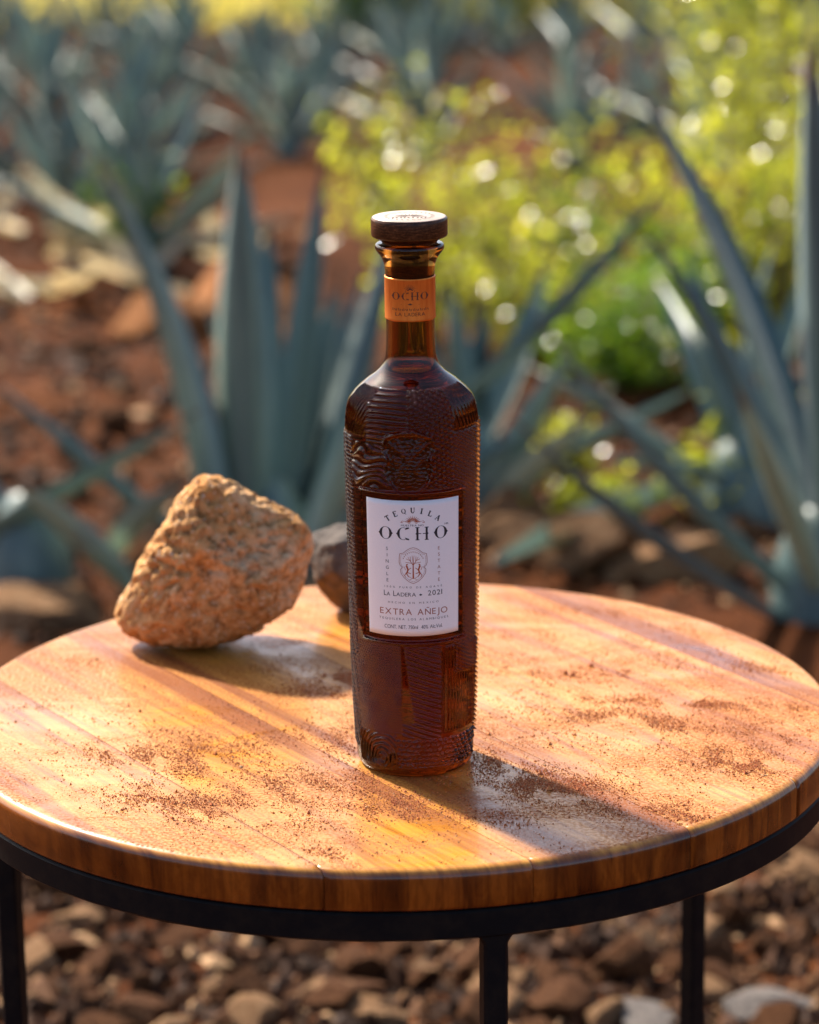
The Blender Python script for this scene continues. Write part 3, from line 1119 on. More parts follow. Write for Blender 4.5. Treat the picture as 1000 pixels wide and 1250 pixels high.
TOPW = NT('pale_wood_top')
_a = TOPW.noise(TOPW.coord('Object', scale=(90, 700, 90)), 1.0, 4, 0.6)
TOPW.l(TOPW.ramp(_a, [(0.3, (0.36, 0.25, 0.18)), (0.7, (0.55, 0.43, 0.34))]), TOPW.p.inputs['Base Color'])
TOPW.set(Roughness=0.35)
tv, tq = lathe([(0.0001, 0.30930), (0.0192, 0.30930), (0.0198, 0.30905), (0.0199, 0.3085)], 96)
link('stopper_top', fast_mesh('stopper_top', tv, tq[:, ::-1]), TOPW.m, bottle)
rnd = random.Random(4)
qs = []
for k in range(26):                      # burnt-in emblem on top: a ring of short strokes and a fan
    a = 2 * math.pi * k / 26
    qs.append(seg_quad(math.cos(a) * .0118, math.sin(a) * .0118, math.cos(a + .12) * .0138, math.sin(a + .12) * .0138, .0006))
for k in range(-5, 6):
    a = R(k * 15)
    qs.append(seg_quad(math.sin(a) * .002, math.cos(a) * .002 - .002, math.sin(a) * .0085, math.cos(a) * .0075 - .002, .0009, .0004))
for k in range(9):
    x = -.0085 + .017 * k / 8
    qs.append(seg_quad(x, -.0070, x + rnd.uniform(-.0008, .0008), -.0042, .0009))
qs.append(seg_quad(-.0095, -.0032, .0095, -.0032, .0005))
flat_polys(qs, 0.30938, 'emblem_print', CARVE, stopper)

# ------------------------------------------------------------------ rocks on the table
def ico(sub):
    bm = bmesh.new()
    bmesh.ops.create_icosphere(bm, subdivisions=sub, radius=1.0)
    V = np.array([v.co[:] for v in bm.verts])
    F_ = np.array([[v.index for v in f.verts] for f in bm.faces])
    bm.free()
    return V, F_


def fbm(p, oct_=4, lac=2.1, gain=0.5):
    s, a = 0.0, 1.0
    for _ in range(oct_):
        s += a * noise.noise(p)
        p = p * lac
        a *= gain
    return s


def shaped_rock(name, outline, depth, mat, planes=(), seed=0.0, sub=6, rough=0.0035, pits=0.003, px_scale=1.0):
    """outline: polygon (x, z) in metres around the rock's middle seen from the front"""
    V, F_ = ico(sub)
    ol = np.array(outline)
    ang = np.arctan2(ol[:, 1], ol[:, 0])
    rd = np.hypot(ol[:, 0], ol[:, 1])
    o_ = np.argsort(ang)
    ang, rd = ang[o_], rd[o_]
    ang = np.concatenate([ang - 2 * np.pi, ang, ang + 2 * np.pi])
    rd = np.tile(rd, 3)
    out_ = []
    for x, y, z in V:
        ph = math.atan2(z, x)
        # a little rounding of the outline's corners
        rr = 0.25 * (np.interp(ph - 0.06, ang, rd) + np.interp(ph + 0.06, ang, rd)) + 0.5 * np.interp(ph, ang, rd)
        rho = math.hypot(x, z)
        k = rho ** 0.80
        p_ = Vector((rr * k * math.cos(ph), depth * y * (0.75 + 0.25 * rho), rr * k * math.sin(ph)))
        for pn, pd in planes:
            e = p_.dot(pn) - pd
            if e > 0:
                p_ = p_ - pn * (e * 0.9)
        nn = p_.normalized()
        q = p_ * 1.0 + Vector((seed, seed * 1.7, 0))
        dsp = rough * 1.1 * fbm(q * 22, 3) + rough * 0.5 * fbm(q * 90 + Vector((5, 1, 2)), 3)
        c = noise.noise(q * 150 + Vector((9, 4, 1)))
        c2 = noise.noise(q * 330 + Vector((2, 8, 6)))
        dsp -= pits * min(1.0, max(0.0, c - 0.16) * 4.5) * 0.75 + pits * 0.5 * min(1.0, max(0.0, c2 - 0.14) * 4.0)
        out_.append(p_ + nn * dsp)
    V2 = np.array([v[:] for v in out_])
    return link(name, fast_mesh(name, V2, F_), mat)


# porous red rock, back left of the table top
ry = 0.150
rc = at(255, 705, 0.128)
sc = (rc - CAM).dot(FWD) / FPX
ol_px = [(137, 768), (141, 745), (156, 722), (178, 690), (198, 660), (214, 628), (226, 603), (244, 585), (262, 583), (280, 592), (318, 613), (352, 632), (374, 650), (378, 680), (371, 722), (358, 752), (328, 776), (285, 792), (232, 800), (180, 796), (148, 786)]
ol = [((x - 255) * sc, (705 - y) * sc * 0.97) for x, y in ol_px]
pl = [(Vector((0.35, -0.80, 0.48)).normalized(), 0.040), (Vector((-0.55, -0.70, 0.30)).normalized(), 0.037), (Vector((0.1, -0.55, -0.75)).normalized(), 0.052), (Vector((0.80, -0.6, -0.1)).normalized(), 0.052)]
rock = shaped_rock('rock', ol, 0.046, ROCK_RED, pl, 2.3, 6, 0.0038, 0.0050)
zmin = min(v.co.z for v in rock.data.vertices)
rock.location = (rc.x, rc.y, TABLE_Z - zmin - 0.0012)
tag(rock, 'porous orange brown rock resting on the wooden table', 'rock')

rc2 = at(421, 703, 0.192)
sc = (rc2 - CAM).dot(FWD) / FPX
ol_px = [(376, 655), (390, 648), (420, 650), (455, 655), (478, 680), (480, 720), (468, 748), (440, 756), (415, 752), (398, 735), (384, 705), (377, 680)]
ol = [((x - 424) * sc, (703 - y) * sc * 1.1) for x, y in ol_px]
rock2 = shaped_rock('rock', ol, 0.03, ROCK_GREY, [(Vector((0.35, -0.85, 0.35)).normalized(), 0.014), (Vector((-0.75, -0.62, 0.25)).normalized(), 0.017), (Vector((-0.3, -0.75, -0.55)).normalized(), 0.017), (Vector((-0.2, -0.1, 0.95)).normalized(), 0.020), (Vector((0.8, -0.5, -0.3)).normalized(), 0.019)], 8.1, 5, 0.0022, 0.0008)
zmin = min(v.co.z for v in rock2.data.vertices)
rock2.location = (rc2.x, rc2.y, TABLE_Z - zmin - 0.0008)
tag(rock2, 'smaller smooth grey brown rock on the table, half hidden behind the bottle', 'rock')

# ------------------------------------------------------------------ red soil grit on the table top
CL = [  # centre px, half sizes px, number, tilt
    (850, 858, 150, 7, 2200, 0.05), (780, 880, 130, 12, 2000, 0.1), (900, 930, 60, 16, 2600, 0.08), (930, 900, 50, 12, 700, 0.1), (690, 960, 60, 16, 1800, 0.1),
    (640, 960, 70, 22, 2600, 0.12), (620, 935, 60, 14, 900, 0.2), (740, 985, 80, 14, 900, 0.1), (840, 995, 60, 14, 1600, 0.1), (760, 820, 160, 14, 700, -0.05),
    (660, 820, 60, 14, 400, 0.1), (640, 775, 60, 14, 300, 0.0), (840, 765, 90, 12, 400, 0.1), (930, 815, 50, 8, 300, 0.1), (700, 745, 80, 10, 250, 0.0),
    (420, 830, 40, 12, 2000, 0.1), (380, 845, 60, 16, 900, 0.1), (330, 815, 60, 12, 300, 0.0), (270, 915, 80, 22, 1300, 0.1), (200, 935, 90, 20, 1100, 0.1),
    (240, 985, 120, 22, 3000, 0.12), (380, 960, 100, 20, 1500, -0.05), (470, 985, 60, 20, 1500, 0.1), (150, 920, 60, 14, 500, 0.1), (120, 900, 140, 60, 700, 0.0),
    (90, 810, 60, 14, 260, 0.0), (40, 860, 40, 16, 150, 0.0), (400, 1045, 60, 12, 500, 0.1), (450, 1048, 40, 8, 250, 0.0), (330, 1010, 180, 40, 500, 0.0), (420, 900, 60, 20, 500, 0.0),
    (500, 960, 420, 90, 2600, 0.0), (720, 890, 280, 100, 4200, 0.05), (330, 930, 260, 80, 3000, 0.05), (800, 800, 180, 50, 1500, 0.05), (600, 1000, 60, 18, 400, 0.1), (500, 900, 480, 160, 800, 0.0), (960, 885, 40, 16, 400, 0.1),
]
oct_v = np.array([(1, 0, 0), (-1, 0, 0), (0, 1, 0), (0, -1, 0), (0, 0, 1), (0, 0, -1)], float)
oct_f = np.array([(0, 2, 4), (2, 1, 4), (1, 3, 4), (3, 0, 4), (2, 0, 5), (1, 2, 5), (3, 1, 5), (0, 3, 5)])
PV, PF = [], []
cnt = 0
for cx, cyy, hx, hy, num, tilt in CL:
    for _ in range(int(num * 4.6)):
        ex, ey = RNG.normal(0, 0.5), RNG.normal(0, 0.5)
        px_ = cx + ex * hx
        py_ = cyy + ey * hy + tilt * ex * hx
        w = on_z(px_, py_, TABLE_Z)
        if w.x ** 2 + w.y ** 2 > (TR - 0.006) ** 2:
            continue
        # patchy, drifting in streaks
        f = fbm(Vector((w.x * 55, w.y * 40 + w.x * 18, 0.7)), 3)
        if f < RNG.uniform(-0.45, 0.5):
            continue
        if (w.x - BOTTLE.x) ** 2 + (w.y - BOTTLE.y) ** 2 < 0.0325 ** 2:
            continue
        s = min(0.0008, 0.00010 + RNG.exponential(0.00013)) * (1.0 if RNG.uniform() > 0.006 else RNG.uniform(1.8, 2.8))
        a = RNG.uniform(0, 2 * math.pi)
        ca, sa = math.cos(a), math.sin(a)
        v = oct_v * (s * RNG.uniform(0.8, 1.25), s * RNG.uniform(0.7, 1.1), s * RNG.uniform(0.6, 0.9)) * RNG.uniform(0.75, 1.25, (6, 1))
        v = np.stack([v[:, 0] * ca - v[:, 1] * sa, v[:, 0] * sa + v[:, 1] * ca, v[:, 2]], -1) + (w.x, w.y, TABLE_Z + s * 0.35)
        PV.append(v)
        PF.append(oct_f + cnt * 6)
        cnt += 1
gm = fast_mesh('soil_grit', np.vstack(PV), np.vstack(PF))
gm.polygons.foreach_set('use_smooth', np.zeros(len(gm.polygons), bool))
tag(link('soil_grit', gm, GRIT), 'red brown soil grit scattered in streaks over the wooden table top', 'grit', kind='stuff')

# ------------------------------------------------------------------ agave plants
def leaf_mesh(name, bend, chan, seg=12, twist=0.0, mat=AGAVE):
    """sword leaf of unit length along +Z, unit width along X, channelled towards -Y (its upper face)"""
    V, F_ = [], []
    nx = 5
    for i in range(seg + 1):
        t = i / seg
        w = 0.5 * (0.62 + 0.38 * math.sin(min(1, t / 0.42) * math.pi / 2)) * (1 - max(0, (t - 0.42) / 0.58) ** 1.7)
        w = max(w, 0.012)
        yc = bend * (t - t * t) * -1.0
        tw = twist * t
        th = 0.16 * (1 - t) + 0.012
        for side in (0, 1):
            for j in range(nx):
                q = j / (nx - 1) * 2 - 1
                x = w * q
                y = chan * w * (-q * q) * 0.9 + (th * w * 1.6 * (1 - q * q) if side else 0.0)
                V.append((x * math.cos(tw) - y * math.sin(tw), x * math.sin(tw) + y * math.cos(tw), t, yc))
    st = 2 * nx
    for i in range(seg):
        for j in range(nx - 1):
            a = i * st + j
            F_.append((a, a + 1, a + 1 + st, a + st))
            b = a + nx
            F_.append((b, b + st, b + 1 + st, b + 1))
        a = i * st
        F_.append((a, a + st, a + st + nx, a + nx))
        a = i * st + nx - 1
        F_.append((a, a + nx, a + nx + st, a + st))
    me = bpy.data.meshes.new(name)
    me.from_pydata([(v[0], v[1], v[2]) for v in V], [], F_)
    # bend is stored in units of length; kept apart from the width scale with an attribute-free trick: done per leaf below
    me['bend'] = bend
    me.update()
    me.polygons.foreach_set('use_smooth', [True] * len(F_))
    me.materials.append(mat)
    me.materials.append(SPINE)
    for p_ in me.polygons:
        if min(me.vertices[i].co.z for i in p_.vertices) > 0.955:
            p_.material_index = 1
    return me


def bent(me, bend, ratio):
    """copy of a leaf with width scaled to `ratio` of its length and bowed by `bend`"""
    m2 = me.copy()
    co = np.empty(len(m2.vertices) * 3, np.float32)
    m2.vertices.foreach_get('co', co)
    co = co.reshape(-1, 3)
    co[:, 0] *= ratio
    co[:, 1] *= ratio
    t = co[:, 2]
    co[:, 1] += bend * 4 * (t - t * t)
    m2.vertices.foreach_set('co', co.ravel())
    m2.update()
    return m2


LEAF0 = leaf_mesh('leaf', 0, 0.9)
LEAF0P = leaf_mesh('leaf', 0, 0.9, mat=AGAVE_PALE)
LEAF0D = leaf_mesh('leaf', 0, 0.7, 10, 0.8, mat=DRY)
SHARED = {}


def leaf_variant(kind, bend, ratio):
    key = (kind, round(bend * 50), round(ratio * 100))
    if key not in SHARED:
        SHARED[key] = bent({'g': LEAF0, 'p': LEAF0P, 'd': LEAF0D}[kind], round(bend * 50) / 50, round(ratio * 100) / 100)
        SHARED[key].name = 'leaf'
    return SHARED[key]


def leaf_matrix(base, tip, inward):
    z = (tip - base)
    L = z.length
    z = z / L
    yv = inward - z * inward.dot(z)
    if yv.length < 1e-4:
        yv = Vector((0, -1, 0)) - z * (-z.y)
    yv = -yv.normalized()          # upper face (local -Y) looks to the plant's axis
    x = yv.cross(z)
    m = Matrix.Identity(4)
    for i in range(3):
        m[i][0], m[i][1], m[i][2], m[i][3] = x[i] * L, yv[i] * L, z[i] * L, base[i]
    return m


def add_leaf(plant, base, tip, width, kind='g', bend=0.0, inward=None):
    """base, tip in world space"""
    L = (tip - base).length
    o = bpy.data.objects.new('leaf', leaf_variant(kind, bend, width / L))
    C.objects.link(o)
    o.parent = plant
    ax = plant.location + Vector((0, 0, 0.5))
    inw = inward if inward is not None else (Vector((plant.location.x, plant.location.y, 0)) - Vector((tip.x, tip.y, 0))) + Vector((0, 0, 0.5))
    m = leaf_matrix(base, tip, inw)
    m.translation = m.translation - plant.location
    o.matrix_local = m
    return o


def heart(plant, r, h):
    """short leafy core the leaves grow from"""
    V, F_ = lathe([(r * 1.0, -0.03), (r * 1.05, h * 0.3), (r * 0.8, h * 0.7), (r * 0.35, h), (0.001, h * 1.05)], 14)
    return link('core', fast_mesh('core', V, F_), AGAVE, plant)


def rosette(plant, n_, length, width, rnd, lo=12, hi=84, kinds='gggggp', skip=None, r0=0.05):
    for k in range(n_):
        t = (k + 0.5) / n_
        az = k * 2.39996 + rnd.uniform(-0.2, 0.2)
        el = R(hi + (lo - hi) * t ** 0.85 + rnd.uniform(-6, 6))
        L = length * rnd.uniform(0.8, 1.08) * (0.82 + 0.18 * math.sin(t * math.pi))
        d = Vector((math.cos(az) * math.cos(el), math.sin(az) * math.cos(el), math.sin(el)))
        if skip and skip(d):
            continue
        base = plant.location + Vector((math.cos(az) * r0 * t * 1.3, math.sin(az) * r0 * t * 1.3, 0.04 + 0.06 * (1 - t)))
        add_leaf(plant, base, base + d * L, width * rnd.uniform(0.85, 1.15), rnd.choice(kinds), rnd.uniform(-0.02, 0.06))


def hero(px, py, label, leaves, n_extra, length, width, seed, skip=None):
    p_ = on_z(px, py, 0.0)
    p_.z = gz(p_.x, p_.y)
    pl_ = empty('agave_plant', p_)
    tag(pl_, label, 'agave', 'agave plants')
    heart(pl_, 0.06, 0.13)
    rnd_ = random.Random(seed)
    dcam = (p_ - CAM).dot(FWD)
    for (bx, by_, tx, ty, wpx, dy, kind, bend) in leaves:
        b = at(bx, by_, p_.y - 0.02 if dy < 0 else p_.y + 0.02)
        t = at(tx, ty, p_.y + dy)
        add_leaf(pl_, b, t, 1.25 * wpx * dcam / FPX, kind, bend)
    rosette(pl_, n_extra, length, width, rnd_, skip=skip, kinds='g')
    return pl_


# big one behind the porous rock
hero(335, 690, 'blue green agave with tall upright sword leaves behind the porous rock', [
    (262, 700, 112, 185, 58, -0.05, 'g', -0.035), (300, 690, 291, 165, 58, -0.12, 'g', 0.0), (350, 690, 396, 190, 46, 0.10, 'g', 0.02), (368, 690, 486, 250, 62, 0.02, 'g', 0.03),
    (385, 690, 452, 470, 44, -0.10, 'p', 0.03), (320, 690, 330, 260, 40, 0.2, 'g', 0.0), (340, 690, 418, 330, 46, 0.16, 'g', 0.02)],
     9, 0.40, 0.045, 3, skip=lambda d: d.y < 0.1 or d.z < 0.25)
# low spreading one at the left edge
hero(35, 690, 'agave with low crossing leaves beside the left tan boulder', [
    (-40, 665, 252, 497, 34, -0.15, 'g', 0.02), (215, 655, -20, 455, 30, 0.0, 'g', 0.02), (160, 725, 10, 585, 34, -0.25, 'p', 0.0),
    (60, 690, -60, 560, 36, 0.05, 'g', 0.0), (150, 670, 235, 585, 44, -0.2, 'p', 0.0)],
     6, 0.34, 0.036, 5, skip=lambda d: d.x > -0.2 or d.z > 0.6)
# right hand plant
hero(1000, 765, 'large agave with arching leaves crossing over the right end of the table', [
    (1008, 745, 762, 80, 56, 0.10, 'g', -0.045), (985, 725, 780, 272, 42, -0.10, 'g', -0.03), (1030, 740, 985, 40, 62, -0.18, 'g', 0.0),
    (1000, 755, 652, 385, 36, -0.05, 'g', 0.03), (965, 765, 615, 500, 30, -0.22, 'g', 0.03), (1020, 750, 880, 250, 40, 0.25, 'g', 0.02), (1010, 750, 900, 470, 34, -0.3, 'p', 0.02)],
     8, 0.5, 0.05, 9, skip=lambda d: d.x < 0.15)
# between bottle and right plant
hero(575, 640, 'pale agave just behind the right shoulder of the bottle', [
    (552, 500, 826, 212, 34, -0.1, 'g', 0.03), (590, 640, 705, 415, 48, -0.1, 'p', 0.02), (600, 645, 735, 500, 46, -0.2, 'p', 0.0), (570, 640, 596, 365, 44, 0.05, 'g', 0.02),
    (560, 640, 545, 330, 46, 0.0, 'g', 0.0)],
     10, 0.40, 0.045, 13, skip=lambda d: d.y < 0.05)
hero(905, 640, 'agave whose pale lower leaf points at the table edge', [
    (840, 600, 585, 698, 40, -0.40, 'p', 0.0), (900, 590, 730, 560, 26, -0.1, 'g', 0.0), (900, 590, 840, 400, 40, 0.0, 'g', 0.0)], 12, 0.36, 0.04, 17, skip=lambda d: d.y < 0.0)

# rows of young plants further up the field: one mould per size, copied with its leaves
def field_plant(seed, n_, length, width, label):
    pl_ = empty('agave_plant', (0, 0, 0))
    tag(pl_, label, 'agave', 'agave plants')
    heart(pl_, 0.05, 0.11)
    rosette(pl_, n_, length, width, random.Random(seed), lo=14, kinds='ggpgp')
    return pl_


def copy_thing(o, loc, rz, s):
    c = o.copy()
    C.objects.link(c)
    c.location = loc
    c.rotation_euler = (0, 0, rz)
    c.scale = (s, s, s)
    for ch in o.children:
        k = ch.copy()
        C.objects.link(k)
        k.parent = c
    return c


FIELD = 'young blue green agave rosette growing in the rows of the field'
moulds = [field_plant(21 + k, 17, 0.36, 0.042, FIELD) for k in range(3)]
rnd = random.Random(77)
first = [True] * 3
spots = []
for row in range(13):
    y = 4.2 + row * 0.60
    for k in range(-9, 11):
        x = k * 0.40 + (0.20 if row % 2 else 0) + rnd.uniform(-0.10, 0.10)
        yy = y + rnd.uniform(-0.15, 0.15)
        half_w = 0.15 * (yy - CAM.y) + 0.45
        if abs(x) > half_w:
            continue
        if yy > 6 and rnd.random() < 0.12:
            continue
        # gaps: bare soil at far left and a lane right of centre
        q = (x - CAM.x) / (yy - CAM.y)
        if 0.045 < q < 0.085 and yy < 7.2:
            continue
        if -0.02 < q < 0.04 and yy < 6:
            continue
        if q > 0.09 and yy < 5.5:
            continue
        if q < -0.10 and yy < 4.4:
            continue
        spots.append((x, yy))
for x, y in spots:
    k = rnd.randrange(3)
    loc = (x, y, gz(x, y) - 0.01)
    s = rnd.uniform(0.72, 1.1) * (1.0 if y < 7 else 0.85)
    if first[k]:
        o = moulds[k]
        o.location, o.rotation_euler, o.scale = loc, (0, 0, rnd.uniform(0, 6.28)), (s, s, s)
        first[k] = False
    else:
        copy_thing(moulds[k], loc, rnd.uniform(0, 6.28), s)

# ------------------------------------------------------------------ shrubs
def shrub(px, py_base, y, half_w, height, n_leaf, mat, seed, label, lsize=0.024, group='leafy shrubs'):
    d = at(px, py_base, y)
    base = Vector((d.x, y, gz(d.x, y)))
    s_ = empty('leafy_shrub', base)
    tag(s_, label, 'shrub', group)
    rng = np.random.default_rng(seed)
    rn = random.Random(seed)
    # stems
    V_, F_ = [], []
    tips = []
    for k in range(11):
        az, ln = rn.uniform(0, 6.28), rn.uniform(0.5, 1.0)
        p_ = Vector((0, 0, -0.02))
        dirv = Vector((math.cos(az) * half_w * 0.7, math.sin(az) * half_w * 0.7, height * 0.95)) * ln
        prev = None
        for i in range(6):
            t = i / 5
            c = Vector((dirv.x * t ** 1.3, dirv.y * t ** 1.3, dirv.z * t - 0.02)) + Vector((rn.uniform(-1, 1), rn.uniform(-1, 1), 0)) * 0.012 * t
            r = 0.006 * (1 - t) + 0.0015
            b = len(V_)
            for q in range(5):
                V_.append((c.x + r * math.cos(q * 1.2566), c.y + r * math.sin(q * 1.2566), c.z))
            if prev is not None:
                for q in range(5):
                    F_.append((prev + q, prev + (q + 1) % 5, b + (q + 1) % 5, b + q))
            prev = b
            if i >= 1:
                tips.append(c.copy())
    mesh_obj('stem', V_, F_, BARK, s_)
    # leaves, folded along the midrib, bunched round the stems
    LV, LF = [], []
    proto = np.array([(0, 0, 0), (0.28, 0.34, 0.06), (0, 0.42, -0.02), (-0.28, 0.34, 0.06), (0.20, 0.78, 0.05), (0, 0.8, -0.03), (-0.20, 0.78, 0.05), (0, 1.12, -0.08)])
    pf = np.array([(0, 1, 2), (0, 2, 3), (1, 4, 5), (1, 5, 2), (2, 5, 6), (2, 6, 3), (4, 7, 5), (5, 7, 6)])
    n_leaf = int(n_leaf * 1.7)
    for k in range(n_leaf):
        c = tips[rn.randrange(len(tips))]
        off = rng.normal(0, 1, 3)
        p_ = np.array(c) + off * np.array([half_w * 0.26, half_w * 0.26, height * 0.085])
        if p_[2] < 0.02:
            p_[2] = 0.02 + rng.uniform(0, 0.05)
        q = Quaternion((0, 0, 1), rn.uniform(0, 6.28)) @ Quaternion((1, 0, 0), rn.gauss(0.15, 0.55)) @ Quaternion((0, 1, 0), rn.gauss(0, 0.5))
        m = np.array(q.to_matrix())
        LV.append((proto * lsize * rn.uniform(0.6, 1.35)) @ m.T + p_)
        LF.append(pf + 8 * k)
    fo = link('foliage', fast_mesh('foliage', np.vstack(LV), np.vstack(LF)), mat, s_)
    fo['kind'] = 'stuff'
    return s_


YL, GL = LEAF_Y, LEAF_G
shrub(525, 330, 3.55, 0.17, 0.44, 330, YL, 1, 'sunlit yellow green shrub rising behind the stopper of the bottle')
shrub(605, 310, 3.9, 0.17, 0.40, 330, YL, 2, 'bright shrub right of the stopper, between two agaves')
shrub(470, 250, 4.5, 0.17, 0.40, 260, YL, 3, 'yellowish shrub further back, left of the stopper')
shrub(690, 330, 4.1, 0.18, 0.30, 220, GL, 14, 'thin green shrub in front of the bare soil lane')
shrub(800, 300, 4.0, 0.20, 0.34, 280, YL, 15, 'thin yellow green shrub behind the long arching agave leaf')
shrub(945, 330, 3.3, 0.20, 0.56, 650, YL, 4, 'tall bright yellow green shrub behind the right hand agave')
shrub(1010, 250, 3.9, 0.22, 0.60, 600, YL, 5, 'bright shrub at the far right behind the agave leaves')
shrub(925, 200, 5.2, 0.30, 0.80, 700, YL, 16, 'tall yellow green shrub rising far behind the right hand agave', 0.03)
shrub(760, 400, 3.1, 0.20, 0.26, 650, GL, 6, 'low mid green shrub over dark soil between the agaves')
shrub(860, 380, 3.4, 0.20, 0.32, 600, GL, 7, 'darker green shrub under the tall bright one')
shrub(660, 380, 3.4, 0.16, 0.30, 450, YL, 8, 'small yellow green shrub beside the pale agave')
shrub(740, 610, 2.2, 0.10, 0.13, 150, YL, 9, 'tiny yellow green weed between the agave leaves behind the table')
shrub(900, 590, 2.3, 0.10, 0.18, 170, YL, 10, 'small yellow weed at the foot of the right hand agave', 0.026)
shrub(690, 590, 2.5, 0.08, 0.14, 120, YL, 11, 'little weed under the pale agave')
shrub(165, 260, 4.3, 0.10, 0.24, 180, GL, 13, 'small green shrub among the left rows of agave', 0.035)
for k, (px_, yy) in enumerate([(480, 9.5), (620, 9.2), (880, 8.6), (960, 8.2), (330, 10.2), (560, 10.6), (430, 9.0), (700, 9.8)]):
    shrub(px_, 40, yy, 0.32, 0.62, 500, YL if k % 3 else GL, 40 + k, 'yellow green bush at the far end of the agave field', 0.05, 'bushes at the far end of the field')

# ------------------------------------------------------------------ stones
def stone_mesh(seed, sub=3):
    V, F_ = ico(sub)
    rn = random.Random(seed)
    pls = []
    for k in range(11):
        v = Vector((rn.gauss(0, 1), rn.gauss(0, 1), rn.gauss(0, 1))).normalized()
        pls.append((v, rn.uniform(0.42, 0.74)))
    out_ = []
    for v in V:
        p_ = Vector(v)
        for pn, pd in pls:
            e = p_.dot(pn) - pd
            if e > 0:
                p_ = p_ - pn * e * 0.98
        p_ = p_ * (1 + 0.06 * fbm(p_ * 3.2 + Vector((seed * 3.1, 0, 0)), 3))
        out_.append(p_[:])
    me = fast_mesh('stone', np.array(out_), F_)
    me.set_sharp_from_angle(angle=R(24))
    return me


SM = {}
for mi, mt in enumerate((STONE_A, STONE_B, STONE_C, CLOD)):
    for k in range(4):
        me = stone_mesh(10 * mi + k, 4)
        me.materials.append(mt)
        SM[(mi, k)] = me


def stone(loc, size, mi, label, group=None, flat=0.7, name='stone', rn=random):
    o = bpy.data.objects.new(name, SM[(mi, rn.randrange(4))])
    C.objects.link(o)
    sx_, sy_2, sz_ = size * rn.uniform(0.8, 1.2), size * rn.uniform(0.65, 1.0), size * flat * rn.uniform(0.7, 1.1)
    o.scale = (sx_, sy_2, sz_)
    o.rotation_euler = (rn.uniform(-0.3, 0.3), rn.uniform(-0.3, 0.3), rn.uniform(0, 6.28))
    o.location = (loc[0], loc[1], loc[2] + sz_ * 0.25)
    tag(o, label, 'stone', group)
    return o


def ground_stone(px, py, size, mi, label, group=None, flat=0.7, rn=random):
    p_ = on_z(px, py, 0.01)
    return stone((p_.x, p_.y, gz(p_.x, p_.y)), size, mi, label, group, flat, rn=rn)


rn = random.Random(5)
ground_stone(300, 395, 0.20, 3, 'broad red brown clod behind the tall agave leaves', flat=0.5, rn=rn)
ground_stone(205, 405, 0.15, 3, 'red brown clod left of the broad one among the leaves', flat=0.6, rn=rn)
ground_stone(700, 690, 0.14, 0, 'large tan boulder right behind the bottle at the table edge', flat=0.55, rn=rn)
ground_stone(830, 700, 0.13, 0, 'large tan boulder under the arching agave leaves', flat=0.5, rn=rn)
ground_stone(620, 650, 0.10, 0, 'tan boulder touching the shadow of the pale agave', flat=0.5, rn=rn)
ground_stone(50, 715, 0.11, 0, 'tan boulder at the left behind the table', flat=0.5, rn=rn)
ground_stone(180, 660, 0.045, 0, 'pale stone lying below the crossing agave leaves', flat=0.7, rn=rn)
ground_stone(940, 1235, 0.050, 2, 'smooth grey stone beyond the right back leg of the table', flat=0.6, rn=rn)
ground_stone(790, 1240, 0.040, 2, 'flat grey stone beside the right back leg of the table', flat=0.4, rn=rn)
ground_stone(410, 1225, 0.055, 1, 'flat reddish stone lying under the middle of the table', flat=0.4, rn=rn)
LIT = ['small tan stone in the litter on the ground under the table', 'small dark brown stone in the litter on the ground under the table']
n_st = 0
while n_st < 210:
    px_, py_ = rn.uniform(-30, 1030), rn.uniform(1015, 1290)
    p_ = on_z(px_, py_, 0.0)
    if p_.y > 2.0:
        continue
    stone((p_.x, p_.y, gz(p_.x, p_.y)), rn.choice((0.011, 0.016, 0.021, 0.028, 0.038)) * rn.uniform(0.8, 1.2), k_ := rn.choice((0, 0, 1, 1, 1)), LIT[k_], 'stones on the ground under the table', rn.uniform(0.35, 0.7), rn=rn)
    n_st += 1
BK = ['small tan stone on the red soil between the agaves', 'small dark brown clod on the red soil between the agaves']
for _ in range(78):
    px_, py_ = rn.uniform(-30, 1030), rn.uniform(300, 740)
    p_ = on_z(px_, py_, 0.0)
    stone((p_.x, p_.y, gz(p_.x, p_.y)), rn.choice((0.012, 0.02, 0.03, 0.045)) * rn.uniform(0.8, 1.2), k_ := rn.choice((0, 1, 1, 1)), BK[k_], 'stones on the soil between the agaves', 0.7, rn=rn)

# loose gravel and crumbs of soil, nobody could count them
PV, PF = [], []
cnt = 0
for _ in range(16000):
    if RNG.uniform() < 0.6:
        px_, py_ = RNG.uniform(-60, 1060), RNG.uniform(1000, 1300)
    else:
        px_, py_ = RNG.uniform(-60, 1060), RNG.uniform(280, 760)
    w = on_z(px_, py_, 0.0)
    if w.y > 6:
        continue
    s = min(0.016, 0.002 + RNG.exponential(0.003)) * (1 if w.y < 2 else 1.6)
    a = RNG.uniform(0, 2 * math.pi)
    ca, sa = math.cos(a), math.sin(a)
    v = oct_v * (s * RNG.uniform(0.7, 1.8), s * RNG.uniform(0.6, 1.0), s * RNG.uniform(0.4, 0.9)) * RNG.uniform(0.7, 1.25, (6, 1))
    v = np.stack([v[:, 0] * ca - v[:, 1] * sa, v[:, 0] * sa + v[:, 1] * ca, v[:, 2]], -1) + (w.x, w.y, gz(w.x, w.y) + s * 0.3)
    PV.append(v)
    PF.append(oct_f + cnt * 6)
    cnt += 1
GRAV = NT('gravel')
_g = GRAV.n('ShaderNodeNewGeometry')
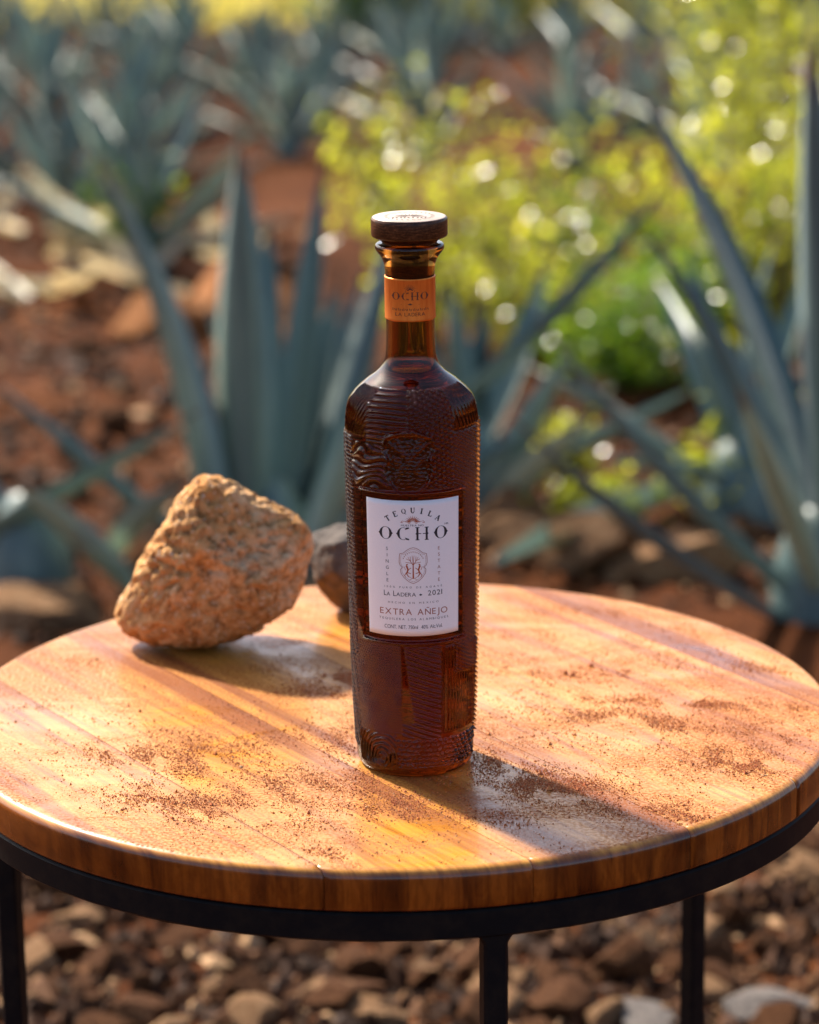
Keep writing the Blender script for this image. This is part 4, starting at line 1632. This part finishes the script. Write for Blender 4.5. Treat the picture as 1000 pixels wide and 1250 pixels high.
GRAV.l(GRAV.ramp(_g.outputs['Random Per Island'], [(0, (0.018, 0.006, 0.002)), (0.6, (0.05, 0.018, 0.006)), (0.88, (0.13, 0.054, 0.020)), (1, (0.44, 0.26, 0.13))]), GRAV.p.inputs['Base Color'])
GRAV.set(Roughness=0.7)
GRAV.p.inputs['Specular IOR Level'].default_value = 0.1
gm = fast_mesh('gravel', np.vstack(PV), np.vstack(PF))
gm.polygons.foreach_set('use_smooth', np.zeros(len(gm.polygons), bool))
tag(link('gravel', gm, GRAV.m), 'loose brown gravel and soil crumbs over the ground', 'gravel', kind='stuff')

# dry fallen leaves, pale in the sun, on the left
DL = 'dry straw coloured agave leaf lying on the soil'
for k in range(24):
    px_, py_ = rn.uniform(-20, 270), rn.uniform(300, 385)
    p_ = on_z(px_, py_, 0.0)
    p_.z = gz(p_.x, p_.y) + 0.015
    a = rn.uniform(0, 6.28)
    d = Vector((math.cos(a), math.sin(a), rn.uniform(-0.02, 0.9)))
    L = rn.uniform(0.18, 0.34)
    o = bpy.data.objects.new('dry_leaf', leaf_variant('d', 0.06, 0.18))
    C.objects.link(o)
    o.matrix_world = leaf_matrix(p_, p_ + d.normalized() * L, Vector((0, 0, 1)))
    tag(o, DL, 'dry leaf', 'dry leaves on the soil')

# dry grass beyond the last row, pale in the sun
PV, PF = [], []
for k in range(9000):
    x, y = RNG.uniform(-3.2, 3.6), 9.3 + abs(RNG.normal(0, 2.2))
    h, w = RNG.uniform(0.08, 0.26), RNG.uniform(0.004, 0.010)
    a = RNG.uniform(0, 6.28)
    lx, ly = RNG.normal(0, 0.35) * h, RNG.normal(0, 0.35) * h
    z = gz(x, y) - 0.01
    ca, sa = math.cos(a) * w, math.sin(a) * w
    PV.append(np.array([(x - ca, y - sa, z), (x + ca, y + sa, z), (x + lx * .4 + ca * .7, y + ly * .4 + sa * .7, z + h * .6), (x + lx * .4 - ca * .7, y + ly * .4 - sa * .7, z + h * .6), (x + lx, y + ly, z + h), (x + lx * 1.02, y + ly * 1.02, z + h)]))
    PF.append(np.array([(0, 1, 2, 3), (3, 2, 4, 5)]) + 6 * k)
GRASS = leaf_material('dry_grass', [(0.42, 0.36, 0.14), (0.60, 0.52, 0.26), (0.72, 0.64, 0.40)], 0.5)
tag(link('dry_grass', fast_mesh('dry_grass', np.vstack(PV), np.vstack(PF)), GRASS), 'pale dry grass beyond the last row of agaves', 'grass', kind='stuff')
